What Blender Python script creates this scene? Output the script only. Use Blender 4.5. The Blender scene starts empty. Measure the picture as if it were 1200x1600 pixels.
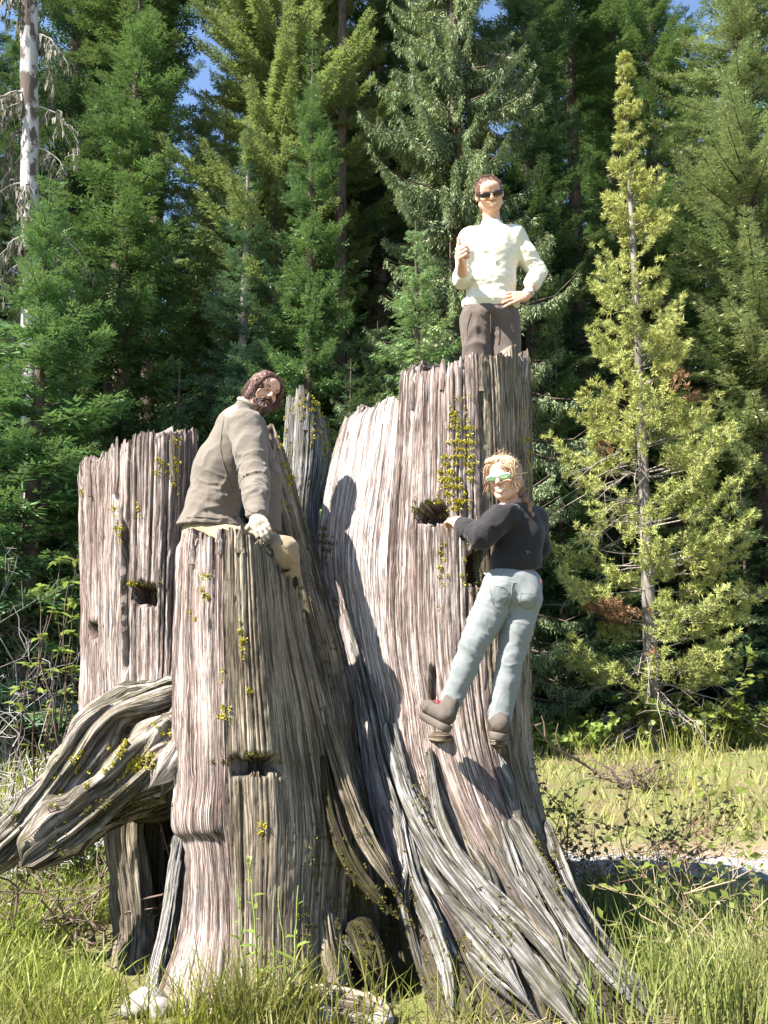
import bpy, math
import numpy as np
from mathutils import Matrix, Vector

SC = bpy.context.scene
COL = SC.collection

# ------------------------------------------------------------------ camera, sky, sun, exposure
CAM_H, FPX = 1.6, 1500.0                      # eye height; focal length in pixels of a 1200x1600 frame
PITCH = math.atan(242 / FPX)
cd = bpy.data.cameras.new('camera'); cam = bpy.data.objects.new('camera', cd); COL.objects.link(cam)
cd.sensor_fit = 'VERTICAL'; cd.sensor_height = 24.0; cd.lens = 24.0 * FPX / 1600.0
cd.clip_start = 0.05; cd.clip_end = 2000
cam.location = (0, 0, CAM_H); cam.rotation_euler = (math.pi / 2 + PITCH, 0, 0)
SC.camera = cam

SUN_DIR = np.array([0.70, 0.39, -0.92])        # the way the light travels
sun_h = math.hypot(0.70, 0.39)
SUN_EL, SUN_ROT = math.atan2(0.92, sun_h), math.atan2(-0.70, -0.39)
w = bpy.data.worlds.new('World'); SC.world = w; w.use_nodes = True
nt = w.node_tree; nt.nodes.clear()
sky = nt.nodes.new('ShaderNodeTexSky'); sky.sky_type = 'NISHITA'; sky.sun_disc = False
sky.sun_elevation = SUN_EL; sky.sun_rotation = SUN_ROT; sky.altitude = 900; sky.ozone_density = 2.0
sky.dust_density = 0.4
bg = nt.nodes.new('ShaderNodeBackground'); bg.inputs['Strength'].default_value = 0.08
wo = nt.nodes.new('ShaderNodeOutputWorld')
nt.links.new(sky.outputs[0], bg.inputs[0]); nt.links.new(bg.outputs[0], wo.inputs[0])
sd = bpy.data.lights.new('sun', 'SUN'); sd.energy = 5.0; sd.angle = math.radians(0.53); sd.color = (1.0, 0.95, 0.87)
so = bpy.data.objects.new('sun', sd); COL.objects.link(so)
so.rotation_euler = Vector(SUN_DIR).to_track_quat('-Z', 'Y').to_euler()
so.location = (-6, -5, 9)
SC.view_settings.view_transform = 'Standard'; SC.view_settings.look = 'None'
SC.view_settings.exposure = 2.05; SC.view_settings.gamma = 1.0; SC.view_settings.use_curve_mapping = False
SC.render.engine = 'CYCLES'
SC.cycles.max_bounces = 6; SC.cycles.diffuse_bounces = 3; SC.cycles.transmission_bounces = 4
SC.cycles.glossy_bounces = 2; SC.cycles.transparent_max_bounces = 6

# ------------------------------------------------------------------ picture geometry helpers
CP, SP = math.cos(PITCH), math.sin(PITCH)
def P(px, py, Y):
    """World point seen at photo pixel (px, py) at distance Y in front of the camera."""
    xc, yc = (px - 600) / FPX, (800 - py) / FPX
    dy, dz = CP - yc * SP, SP + yc * CP
    t = Y / dy
    return np.array([xc * t, Y, CAM_H + dz * t])
def G(px, Y, z=-0.06):
    """World point at height z, distance Y, in the picture column px."""
    wd = Y * CP + (z - CAM_H) * SP
    return np.array([(px - 600) / FPX * wd, Y, z])
def wdep(p): return p[..., 1] * CP + (p[..., 2] - CAM_H) * SP
def proj(p):
    p = np.asarray(p, float); d = wdep(p)
    yc = -p[..., 1] * SP + (p[..., 2] - CAM_H) * CP
    return 600 + FPX * p[..., 0] / d, 800 - FPX * yc / d

def nrm(v):
    v = np.asarray(v, float)
    return v / np.maximum(np.linalg.norm(v, axis=-1, keepdims=True), 1e-9)
def sstep(a, b, x):
    t = np.clip((x - a) / (b - a), 0, 1); return t * t * (3 - 2 * t)

# ------------------------------------------------------------------ noise
def _h(x, y, z, s):
    h = (x * 374761393 + y * 668265263 + z * 1440662683 + s * 362437) & 0xffffffff
    h = ((h ^ (h >> 13)) * 1274126177) & 0xffffffff
    h = ((h ^ (h >> 16)) * 2246822519) & 0xffffffff
    return ((h ^ (h >> 15)) & 0xffffff) / 8388607.5 - 1.0
def vn2(x, y, s=0):
    x, y = np.broadcast_arrays(np.asarray(x, float), np.asarray(y, float))
    xi, yi = np.floor(x).astype(np.int64), np.floor(y).astype(np.int64)
    fx, fy = x - xi, y - yi
    fx, fy = fx * fx * (3 - 2 * fx), fy * fy * (3 - 2 * fy)
    a = _h(xi, yi, 0, s) * (1 - fx) + _h(xi + 1, yi, 0, s) * fx
    b = _h(xi, yi + 1, 0, s) * (1 - fx) + _h(xi + 1, yi + 1, 0, s) * fx
    return a * (1 - fy) + b * fy
def vn3(p, s=0):
    p = np.asarray(p, float); i = np.floor(p).astype(np.int64); f = p - i; f = f * f * (3 - 2 * f)
    r = 0
    for dx in (0, 1):
        for dy in (0, 1):
            for dz in (0, 1):
                wgt = (f[..., 0] if dx else 1 - f[..., 0]) * (f[..., 1] if dy else 1 - f[..., 1]) * (f[..., 2] if dz else 1 - f[..., 2])
                r = r + wgt * _h(i[..., 0] + dx, i[..., 1] + dy, i[..., 2] + dz, s)
    return r
def fb2(x, y, s=0, o=3):
    r, a = 0, 1.0
    for k in range(o):
        r = r + a * vn2(x * 2 ** k, y * 2 ** k, s + k * 17); a *= .5
    return r / 1.75

# ------------------------------------------------------------------ mesh helpers
def mesh_np(name, V, faces, mat, smooth=True, pt=None, vec=None):
    """faces: list of (n,3)/(n,4) int arrays. pt: float point attributes; vec: vector point attributes."""
    V = np.ascontiguousarray(V, np.float32)
    if not isinstance(faces, (list, tuple)): faces = [faces]
    faces = [np.asarray(f, np.int32) for f in faces if len(f)]
    me = bpy.data.meshes.new(name)
    me.vertices.add(len(V)); me.vertices.foreach_set('co', V.ravel())
    li = np.concatenate([f.ravel() for f in faces]) if faces else np.zeros(0, np.int32)
    tot = np.concatenate([np.full(len(f), f.shape[1], np.int32) for f in faces]) if faces else np.zeros(0, np.int32)
    me.loops.add(len(li)); me.loops.foreach_set('vertex_index', li)
    me.polygons.add(len(tot))
    me.polygons.foreach_set('loop_start', np.concatenate([[0], np.cumsum(tot)[:-1]]).astype(np.int32))
    me.polygons.foreach_set('loop_total', tot)
    me.polygons.foreach_set('use_smooth', np.full(len(tot), smooth))
    me.update(calc_edges=True)
    for k, a in (pt or {}).items():
        at = me.attributes.new(k, 'FLOAT', 'POINT'); at.data.foreach_set('value', np.ascontiguousarray(a, np.float32).ravel())
    for k, a in (vec or {}).items():
        at = me.attributes.new(k, 'FLOAT_VECTOR', 'POINT'); at.data.foreach_set('vector', np.ascontiguousarray(a, np.float32).ravel())
    if mat is not None:
        for m in (mat if isinstance(mat, (list, tuple)) else [mat]): me.materials.append(m)
    return me
def link(name, me, parent=None, loc=None):
    o = bpy.data.objects.new(name, me); COL.objects.link(o)
    if parent is not None: o.parent = parent
    if loc is not None: o.location = loc
    return o
def tag(o, label=None, cat=None, group=None, kind=None):
    if label: o['label'] = label
    if cat: o['category'] = cat
    if group: o['group'] = group
    if kind: o['kind'] = kind
    return o
def thing(name, label, cat, loc=(0, 0, 0), group=None):
    o = bpy.data.objects.new(name, None); COL.objects.link(o); o.location = loc
    o.empty_display_size = 0.2
    return tag(o, label, cat, group)
def part(name, V, F, mat, parent, origin=None, **kw):
    V = np.asarray(V, float)
    if origin is not None: V = V - np.asarray(origin, float)
    return link(name, mesh_np(name, V, F, mat, **kw), parent)
def copy_tree(o, parent=None):
    c = o.copy(); COL.objects.link(c)
    if parent is not None: c.parent = parent
    for ch in o.children: copy_tree(ch, c)
    return c
def grid_faces(nr, nc, wrap=False, flip=False, off=0):
    r = np.arange(nr - 1)[:, None]; c = np.arange(nc if wrap else nc - 1)[None, :]
    c2 = (c + 1) % nc
    q = np.stack([r * nc + c, r * nc + c2, (r + 1) * nc + c2, (r + 1) * nc + c], -1).reshape(-1, 4) + off
    return q[:, ::-1] if flip else q
def cr(pts, n, even=True, t=None):
    """Catmull-Rom through pts (k, d) sampled at n points, evenly by length."""
    pts = np.asarray(pts, float); k = len(pts)
    def ev(u):
        i = np.clip(np.floor(u).astype(int), 0, k - 2); f = (u - i)[:, None]
        p0 = np.where((i > 0)[:, None], pts[np.maximum(i - 1, 0)], 2 * pts[i] - pts[i + 1])
        p1, p2 = pts[i], pts[i + 1]
        p3 = np.where((i < k - 2)[:, None], pts[np.minimum(i + 2, k - 1)], 2 * pts[i + 1] - pts[i])
        return .5 * (2 * p1 + (p2 - p0) * f + (2 * p0 - 5 * p1 + 4 * p2 - p3) * f ** 2 + (3 * p1 - p0 - 3 * p2 + p3) * f ** 3)
    if k == 2: return pts[0] + (pts[1] - pts[0]) * np.linspace(0, 1, n)[:, None]
    if t is not None: return ev(t * (k - 1))
    if not even: return ev(np.linspace(0, k - 1, n))
    u = np.linspace(0, k - 1, max(n, 40) * 3); q = ev(u)
    s = np.concatenate([[0], np.cumsum(np.linalg.norm(np.diff(q[:, :3], axis=0), axis=1))])
    return ev(np.interp(np.linspace(0, s[-1], n), s, u))
def frames(path):
    T = nrm(np.gradient(path, axis=0)); n = len(path)
    N = np.zeros_like(path); ref = np.array([0, 0, 1.]) if abs(T[0, 2]) < .9 else np.array([0, 1., 0])
    N[0] = nrm(np.cross(T[0], np.cross(ref, T[0])))
    for i in range(1, n):
        v = N[i - 1] - T[i] * np.dot(N[i - 1], T[i]); N[i] = v / max(np.linalg.norm(v), 1e-9)
    return T, N, np.cross(T, N)
def tube(path, rad, ns=6, cap=True):
    path = np.asarray(path, float); rad = np.broadcast_to(rad, len(path))
    T, N, B = frames(path)
    a = np.linspace(0, 2 * np.pi, ns, endpoint=False)
    V = path[:, None] + rad[:, None, None] * (np.cos(a)[None, :, None] * N[:, None] + np.sin(a)[None, :, None] * B[:, None])
    return V.reshape(-1, 3), grid_faces(len(path), ns, True)
def join(parts):
    Vs, Fs, off = [], {}, 0
    for V, F in parts:
        for f in (F if isinstance(F, list) else [F]):
            f = np.asarray(f)
            if len(f): Fs.setdefault(f.shape[1], []).append(f + off)
        Vs.append(np.asarray(V, float)); off += len(V)
    return np.concatenate(Vs), [np.concatenate(f) for f in Fs.values()]

# ------------------------------------------------------------------ materials
class NB:
    """Small node-building helper."""
    def __init__(s, name):
        s.m = bpy.data.materials.new(name); s.m.use_nodes = True
        s.t = s.m.node_tree; s.t.nodes.clear()
        s.out = s.n('OutputMaterial')
    def n(s, kind, **kw):
        x = s.t.nodes.new('ShaderNode' + kind)
        for k, v in kw.items(): setattr(x, k, v)
        return x
    def l(s, a, b): s.t.links.new(a, b)
    def set(s, sock, v):
        if hasattr(v, 'links') or isinstance(v, bpy.types.NodeSocket): s.l(v, sock)
        else: sock.default_value = v
    def attr(s, name, vec=False):
        a = s.n('Attribute', attribute_name=name); return a.outputs['Vector' if vec else 'Fac']
    def scale(s, v, xyz):
        a = s.n('VectorMath', operation='MULTIPLY'); s.l(v, a.inputs[0]); a.inputs[1].default_value = xyz; return a.outputs[0]
    def noise(s, v, scale=1, detail=3, rough=.55, dist=0):
        a = s.n('TexNoise'); a.inputs['Scale'].default_value = scale; a.inputs['Detail'].default_value = detail
        a.inputs['Roughness'].default_value = rough; a.inputs['Distortion'].default_value = dist
        if v is not None: s.l(v, a.inputs['Vector'])
        return a.outputs['Fac']
    def ramp(s, f, stops):
        r = s.n('ValToRGB'); e = r.color_ramp.elements
        while len(e) < len(stops): e.new(.5)
        for x, (p, c) in zip(e, stops):
            x.position = p; x.color = (*c, 1) if not np.isscalar(c) else (c, c, c, 1)
        s.l(f, r.inputs[0]); return r.outputs[0]
    def mix(s, f, a, b, mode='MIX'):
        x = s.n('Mix', data_type='RGBA', blend_type=mode, clamp_factor=True)
        s.set(x.inputs[0], f)
        for so_, v in ((x.inputs[6], a), (x.inputs[7], b)):
            s.set(so_, (*v, 1) if isinstance(v, tuple) and len(v) == 3 else v)
        return x.outputs[2]
    def math(s, op, a, b=None):
        x = s.n('Math', operation=op); s.set(x.inputs[0], a)
        if b is not None: s.set(x.inputs[1], b)
        return x.outputs[0]
    def bump(s, h, strength=.5, dist=.01):
        b = s.n('Bump'); b.inputs['Strength'].default_value = strength; b.inputs['Distance'].default_value = dist
        s.l(h, b.inputs['Height']); return b.outputs[0]
    def surf(s, col, rough=.85, bump=None, spec=.3, metal=0, **kw):
        b = s.n('BsdfPrincipled')
        s.set(b.inputs['Base Color'], (*col, 1) if isinstance(col, tuple) and len(col) == 3 else col)
        s.set(b.inputs['Roughness'], rough); b.inputs['Specular IOR Level'].default_value = spec; b.inputs['Metallic'].default_value = metal
        for k, v in kw.items(): s.set(b.inputs[k], v)
        if bump is not None: s.l(bump, b.inputs['Normal'])
        s.l(b.outputs[0], s.out.inputs[0]); return b
    def obj(s): return s.n('TexCoord').outputs['Object']
    def gen_rand(s): return s.n('ObjectInfo').outputs['Random']

def plain(name, col, rough=.7, var=.25, sc=30, spec=.3, metal=0, bumps=.3):
    b = NB(name); v = b.obj(); f = b.noise(v, sc, 4)
    c = b.mix(f, tuple(x * (1 - var) for x in col), tuple(min(1, x * (1 + var)) for x in col))
    b.surf(c, rough, b.bump(b.noise(v, sc * 4, 3), bumps, .004), spec, metal); return b.m

def wood_mat(name, dark, mid, pale, palefac=.5, moss=.35, tonevar=1.0):
    b = NB(name); g = b.attr('grain', True)
    s1 = b.noise(b.scale(g, (30, .5, 1)), 1, 5, .65, .15)
    s2 = b.noise(b.scale(g, (120, 2.2, 1)), 1, 4, .7)
    s3 = b.noise(b.scale(g, (5, 1.6, 1)), 1, 4, .6, .6)
    tone = b.attr('tone')
    f = b.math('ADD', b.math('MULTIPLY', s1, .72), b.math('MULTIPLY', tone, .28 * tonevar))
    c = b.ramp(f, [(.22, dark), (.45, mid), (.74, pale)])
    lite = b.ramp(s3, [(.62 - .34 * palefac, 0.), (.80 - .3 * palefac, 1.)])
    c = b.mix(b.math('MULTIPLY', lite, .55), c, pale)
    c = b.mix(b.ramp(s2, [(.40, .85), (.52, 0.)]), c, tuple(x * .62 for x in dark))
    c = b.mix(b.math('MULTIPLY', b.attr('pit'), .9), c, (.035, .026, .02))          # darkens deep cracks, notches and slab bases
    def lines(u_, v_, w_):
        x = b.math('ABSOLUTE', b.math('SUBTRACT', b.noise(b.scale(g, (u_, v_, 1)), 1, 3, .55), .5))
        return b.ramp(x, [(0., 1.), (w_, 0.)])
    ln = b.math('MAXIMUM', lines(34, .6, .030), b.math('MULTIPLY', lines(85, 1.5, .042), .8))
    ln = b.math('MULTIPLY', ln, b.ramp(b.noise(b.scale(g, (7, 1.1, 1)), 1, 3), [(.36, .25), (.56, 1.)]))
    c = b.mix(b.math('MULTIPLY', ln, .85), c, tuple(x * .3 for x in dark))
    blot = b.noise(b.scale(g, (34, 12, 1)), 1, 5, .75)
    c = b.mix(b.math('MULTIPLY', b.ramp(blot, [(.52, 0.), (.64, 1.)]), .5), c, tuple(x * .7 for x in dark))
    mo = b.math('MULTIPLY', b.attr('moss'), b.ramp(b.noise(b.scale(g, (11, 4, 1)), 1, 5, .7), [(.42, 0.), (.56, 1.)]))
    mc = b.mix(b.noise(b.scale(g, (60, 40, 1)), 1, 3), (.028, .026, .012), (.10, .095, .03))
    c = b.mix(b.math('MULTIPLY', mo, moss * 2), c, mc)
    h = b.math('ADD', b.math('SUBTRACT', b.math('MULTIPLY', s2, .6), b.math('MULTIPLY', ln, .9)), b.math('MULTIPLY', b.noise(b.scale(g, (190, 9, 1)), 1, 3, .6), .5))
    b.surf(c, .92, b.bump(h, .9, .012), .15); return b.m

def leaf_mat(name, c0, c1, c2=None, trans=.25, rough=.6, spec=.25, big=.35, stuck=False):
    """c0..c1 over the twig's own tint; c2 tints whole clumps."""
    b = NB(name); t = b.attr('tint')
    c = b.mix(t, c0, c1)
    if c2 is not None:
        v = b.n('NewGeometry').outputs['Position'] if stuck else b.obj()
        c = b.mix(b.math('MULTIPLY', b.ramp(b.noise(v, big, 3), [(.42, 0.), (.66, 1.)]), .75), c, c2)
    hs = b.n('HueSaturation'); b.set(hs.inputs['Value'], b.math('ADD', b.math('MULTIPLY', b.gen_rand(), .4), .8))
    b.set(hs.inputs['Hue'], b.math('ADD', b.math('MULTIPLY', b.gen_rand(), .03), .485))
    b.l(c, hs.inputs['Color']); c = hs.outputs[0]
    p = b.n('BsdfPrincipled'); b.l(c, p.inputs['Base Color']); p.inputs['Roughness'].default_value = rough
    p.inputs['Specular IOR Level'].default_value = spec
    tr = b.n('BsdfTranslucent'); b.l(b.mix(.5, c, (.22, .28, .04), 'MIX'), tr.inputs[0])
    mx = b.n('MixShader'); mx.inputs[0].default_value = trans
    b.l(p.outputs[0], mx.inputs[1]); b.l(tr.outputs[0], mx.inputs[2]); b.l(mx.outputs[0], b.out.inputs[0]); return b.m

def cloth_mat(name, col, col2=None, weave=420, rough=.9, var=.12, mott=9):
    b = NB(name); v = b.obj()
    c = b.mix(b.noise(v, mott, 4), tuple(x * (1 - var) for x in col), col2 or tuple(min(1, x * (1 + var)) for x in col))
    wv = b.n('TexWave', wave_type='BANDS', bands_direction='DIAGONAL'); wv.inputs['Scale'].default_value = weave; b.l(v, wv.inputs['Vector'])
    hh = b.math('ADD', b.math('MULTIPLY', wv.outputs['Fac'], .25), b.noise(v, 60, 3))
    b.surf(c, rough, b.bump(hh, .25, .004), .2, **{'Sheen Weight': .15}); return b.m

def bark_mat(name, c0, c1, sc=1.0):
    b = NB(name); v = b.obj(); s = b.noise(b.scale(v, (9 * sc, 9 * sc, 1.6 * sc)), 1, 5, .65)
    c = b.ramp(s, [(.3, c0), (.62, c1)])
    c = b.mix(b.math('MULTIPLY', b.ramp(b.noise(v, 2.5 * sc, 4), [(.52, 0.), (.62, 1.)]), .5), c, tuple(x * .35 for x in c0))
    b.surf(c, .95, b.bump(s, .9, .03), .1); return b.m
# ------------------------------------------------------------------ ground and road
def ground_z(x, y):
    x = np.asarray(x, float); y = np.asarray(y, float)
    z = 0.20 * sstep(9, 20, y) + 0.05 * fb2(x * .22, y * .22, 5) * sstep(6.5, 12, y) + .025 * fb2(x * 1.1, y * 1.1, 8)
    hill = np.maximum(y - 23 - 2 * vn2(x * .08, 3.3), 0)
    z = z + .40 * hill * sstep(0, 14, hill) * (1 - .55 * sstep(50, 260, hill))
    return z
def road_mid(x): return 8.35 - .10 * (x - 2) + .035 * np.maximum(-x, 0) ** 1.3
def axis(segs):
    return np.concatenate([np.arange(a, b, s) for a, b, s in segs])
def build_ground():
    xs = axis([(-420, -60, 30), (-60, -16, 2.2), (-16, -4, .45), (-4, 4.5, .11), (4.5, 16, .45), (16, 60, 2.2), (60, 421, 30)])
    ys = axis([(-60, -4, 6), (-4, 3.5, .6), (3.5, 12, .11), (12, 26, .4), (26, 70, 2), (70, 460, 20)])
    X, Y = np.meshgrid(xs, ys)
    Z = ground_z(X, Y)
    dr = np.abs(Y - road_mid(X)); Z = Z - .035 * (1 - sstep(.5, 1.5, dr))
    V = np.stack([X, Y, Z], -1).reshape(-1, 3)
    b = NB('meadow_soil'); pos = b.n('NewGeometry').outputs['Position']
    n1, n2, n3 = b.noise(pos, 1.3, 5, .6), b.noise(pos, 9, 5, .65), b.noise(pos, 45, 4, .7)
    c = b.mix(n2, (.085, .075, .03), (.20, .16, .085))
    c = b.mix(b.ramp(n1, [(.4, 0.), (.6, 1.)]), c, (.13, .15, .045))
    c = b.mix(b.ramp(n3, [(.5, 0.), (.75, .7)]), c, (.34, .28, .17))
    dirt = b.attr('dirt'); c = b.mix(dirt, c, b.mix(n2, (.20, .145, .095), (.33, .255, .18)))
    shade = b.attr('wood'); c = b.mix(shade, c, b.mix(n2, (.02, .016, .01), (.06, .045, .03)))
    b.surf(c, .95, b.bump(b.math('ADD', n2, b.math('MULTIPLY', n3, .6)), .8, .04), .1)
    d = (1 - sstep(.5, 1.5, dr + .35 * fb2(X * 1.5, Y * 1.5, 3))).reshape(-1)
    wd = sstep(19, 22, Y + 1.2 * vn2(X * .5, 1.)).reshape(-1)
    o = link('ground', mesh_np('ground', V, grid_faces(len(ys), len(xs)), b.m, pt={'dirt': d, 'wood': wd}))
    tag(o, kind='structure')
    # gravel road bed
    xs = np.concatenate([np.arange(-30, -5, .6), np.arange(-5, 6, .1), np.arange(6, 31, .6)])
    vs = np.linspace(-.48, .46, 16)
    X = np.repeat(xs[None], 16, 0); mid = road_mid(xs)
    edge = np.where(np.abs(vs)[:, None] > .34, .12 * fb2(xs * 2.3, vs[:, None] * 3, 21), 0)
    Y = mid[None] + vs[:, None] + edge
    Z = ground_z(X, Y) - .035 * (1 - sstep(.5, 1.5, np.abs(Y - mid))) + .012 + .014 * (1 - (vs[:, None] / .48) ** 2) + .012 * fb2(X * 6, Y * 6, 2)
    b = NB('road_gravel'); pos = b.n('NewGeometry').outputs['Position']
    vo = b.n('TexVoronoi'); vo.inputs['Scale'].default_value = 38; b.l(pos, vo.inputs['Vector'])
    c = b.mix(b.noise(pos, 2.2, 4), (.21, .20, .205), (.30, .29, .295))
    c = b.mix(.45, c, b.mix(b.math('FRACT', b.math('MULTIPLY', vo.outputs['Distance'], 3.)), (.13, .125, .125), (.34, .33, .33)))
    c = b.mix(b.ramp(b.noise(pos, 5, 5), [(.5, 0.), (.72, .7)]), c, (.38, .30, .21))
    b.surf(c, .95, b.bump(vo.outputs['Distance'], .9, .02), .15)
    o = link('gravel_road', mesh_np('gravel_road', np.stack([X, Y, Z], -1).reshape(-1, 3), grid_faces(16, len(xs)), b.m)); tag(o, kind='structure')
    # loose stones on and beside the road
    R = np.random.default_rng(5); n = 2600
    x = R.uniform(-2, 7.5, n); y = road_mid(x) + R.normal(0, .36, n); r = R.uniform(.008, .026, n) * (1 + (R.random(n) > .97))
    base = np.array([[1, 0, 0], [0, 1, 0], [-1, 0, 0], [0, -1, 0], [0, 0, 1], [0, 0, -1]], float)
    tri = np.array([[0, 1, 4], [1, 2, 4], [2, 3, 4], [3, 0, 4], [1, 0, 5], [2, 1, 5], [3, 2, 5], [0, 3, 5]])
    jit = base[None] * R.uniform(.6, 1.25, (n, 6, 1)) * np.array([1, 1, .6])
    a = R.uniform(0, 6.28, n); ca, sa = np.cos(a)[:, None], np.sin(a)[:, None]
    jit = np.stack([jit[..., 0] * ca - jit[..., 1] * sa, jit[..., 0] * sa + jit[..., 1] * ca, jit[..., 2]], -1)
    z = ground_z(x, y) - .01
    V = (jit * r[:, None, None] + np.stack([x, y, z], -1)[:, None]).reshape(-1, 3)
    F = (tri[None] + np.arange(n)[:, None, None] * 6).reshape(-1, 3)
    o = link('gravel', mesh_np('gravel', V, F, plain('gravel_stone', (.26, .25, .245), .9, .4, 20), False))
    tag(o, 'loose pale gravel stones strewn over the road and its dirt edge', 'gravel', kind='stuff')
build_ground()

# ------------------------------------------------------------------ the stump
W_PINK = wood_mat('weathered_pink_wood', (.105, .064, .055), (.305, .222, .195), (.60, .52, .475), .55)
W_PALE = wood_mat('sunlit_pale_wood', (.18, .115, .105), (.43, .34, .31), (.70, .64, .60), .85)  # sunlight on the left-facing slab put into a paler wood colour
W_TAN = wood_mat('weathered_tan_wood', (.095, .070, .048), (.24, .19, .138), (.47, .40, .315), .48)
W_GREY = wood_mat('silver_grey_wood', (.055, .046, .041), (.20, .182, .168), (.50, .485, .475), .6, .6)
W_ROOT = wood_mat('gnarled_root_wood', (.055, .042, .031), (.19, .152, .118), (.50, .45, .40), .65, .7)
W_DARK = wood_mat('rotten_shaded_wood', (.020, .014, .010), (.05, .037, .026), (.12, .09, .07), .1, .6)  # rotten heartwood; also darkens the hollow's backing, standing in for shade

stump = thing('tree_stump', 'huge weathered grey and pink cedar stump split into tall slabs with sprawling roots', 'stump', tuple(G(520, 5.6, 0)))
SO = np.array(stump.location)
SURF = []                                        # fine front grids, for setting lichen on the wood

def fibre(u, v, seed, wmin, wmax, gap, amp, gw, Wd):
    R = np.random.default_rng(seed)
    n = int((Wd + 2.5) / wmin) + 4
    b = np.cumsum(R.uniform(wmin, wmax, n)) - 1.2
    uw = u + .004 * vn2(u * 3, v * 1.1, seed + 1) + .006 * vn2(u * .9, v * .5, seed + 2) + .0016 * vn2(u * 11, v * 9, seed + 3)
    i = np.clip(np.searchsorted(b, uw) - 1, 0, n - 2)
    wd = b[i + 1] - b[i]; t = (uw - b[i]) / wd
    off = R.uniform(-1, 1, n)[i] * (.65 + .5 * vn2(v * .9, i * 3.7, seed + 4))
    j = np.where(t < .5, i, i + 1); e = np.minimum(t, 1 - t) * wd
    g = R.random(n)[j] ** 1.1 * sstep(-.6, .2, vn2(v * 1.1, j * 5.3, seed + 5))
    gapd = g * np.exp(-(e / gw) ** 2)
    d = amp * off + amp * .22 * (1 - (2 * t - 1) ** 6) - gap * gapd
    return d, i, gapd, R.random(n)[i]

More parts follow.
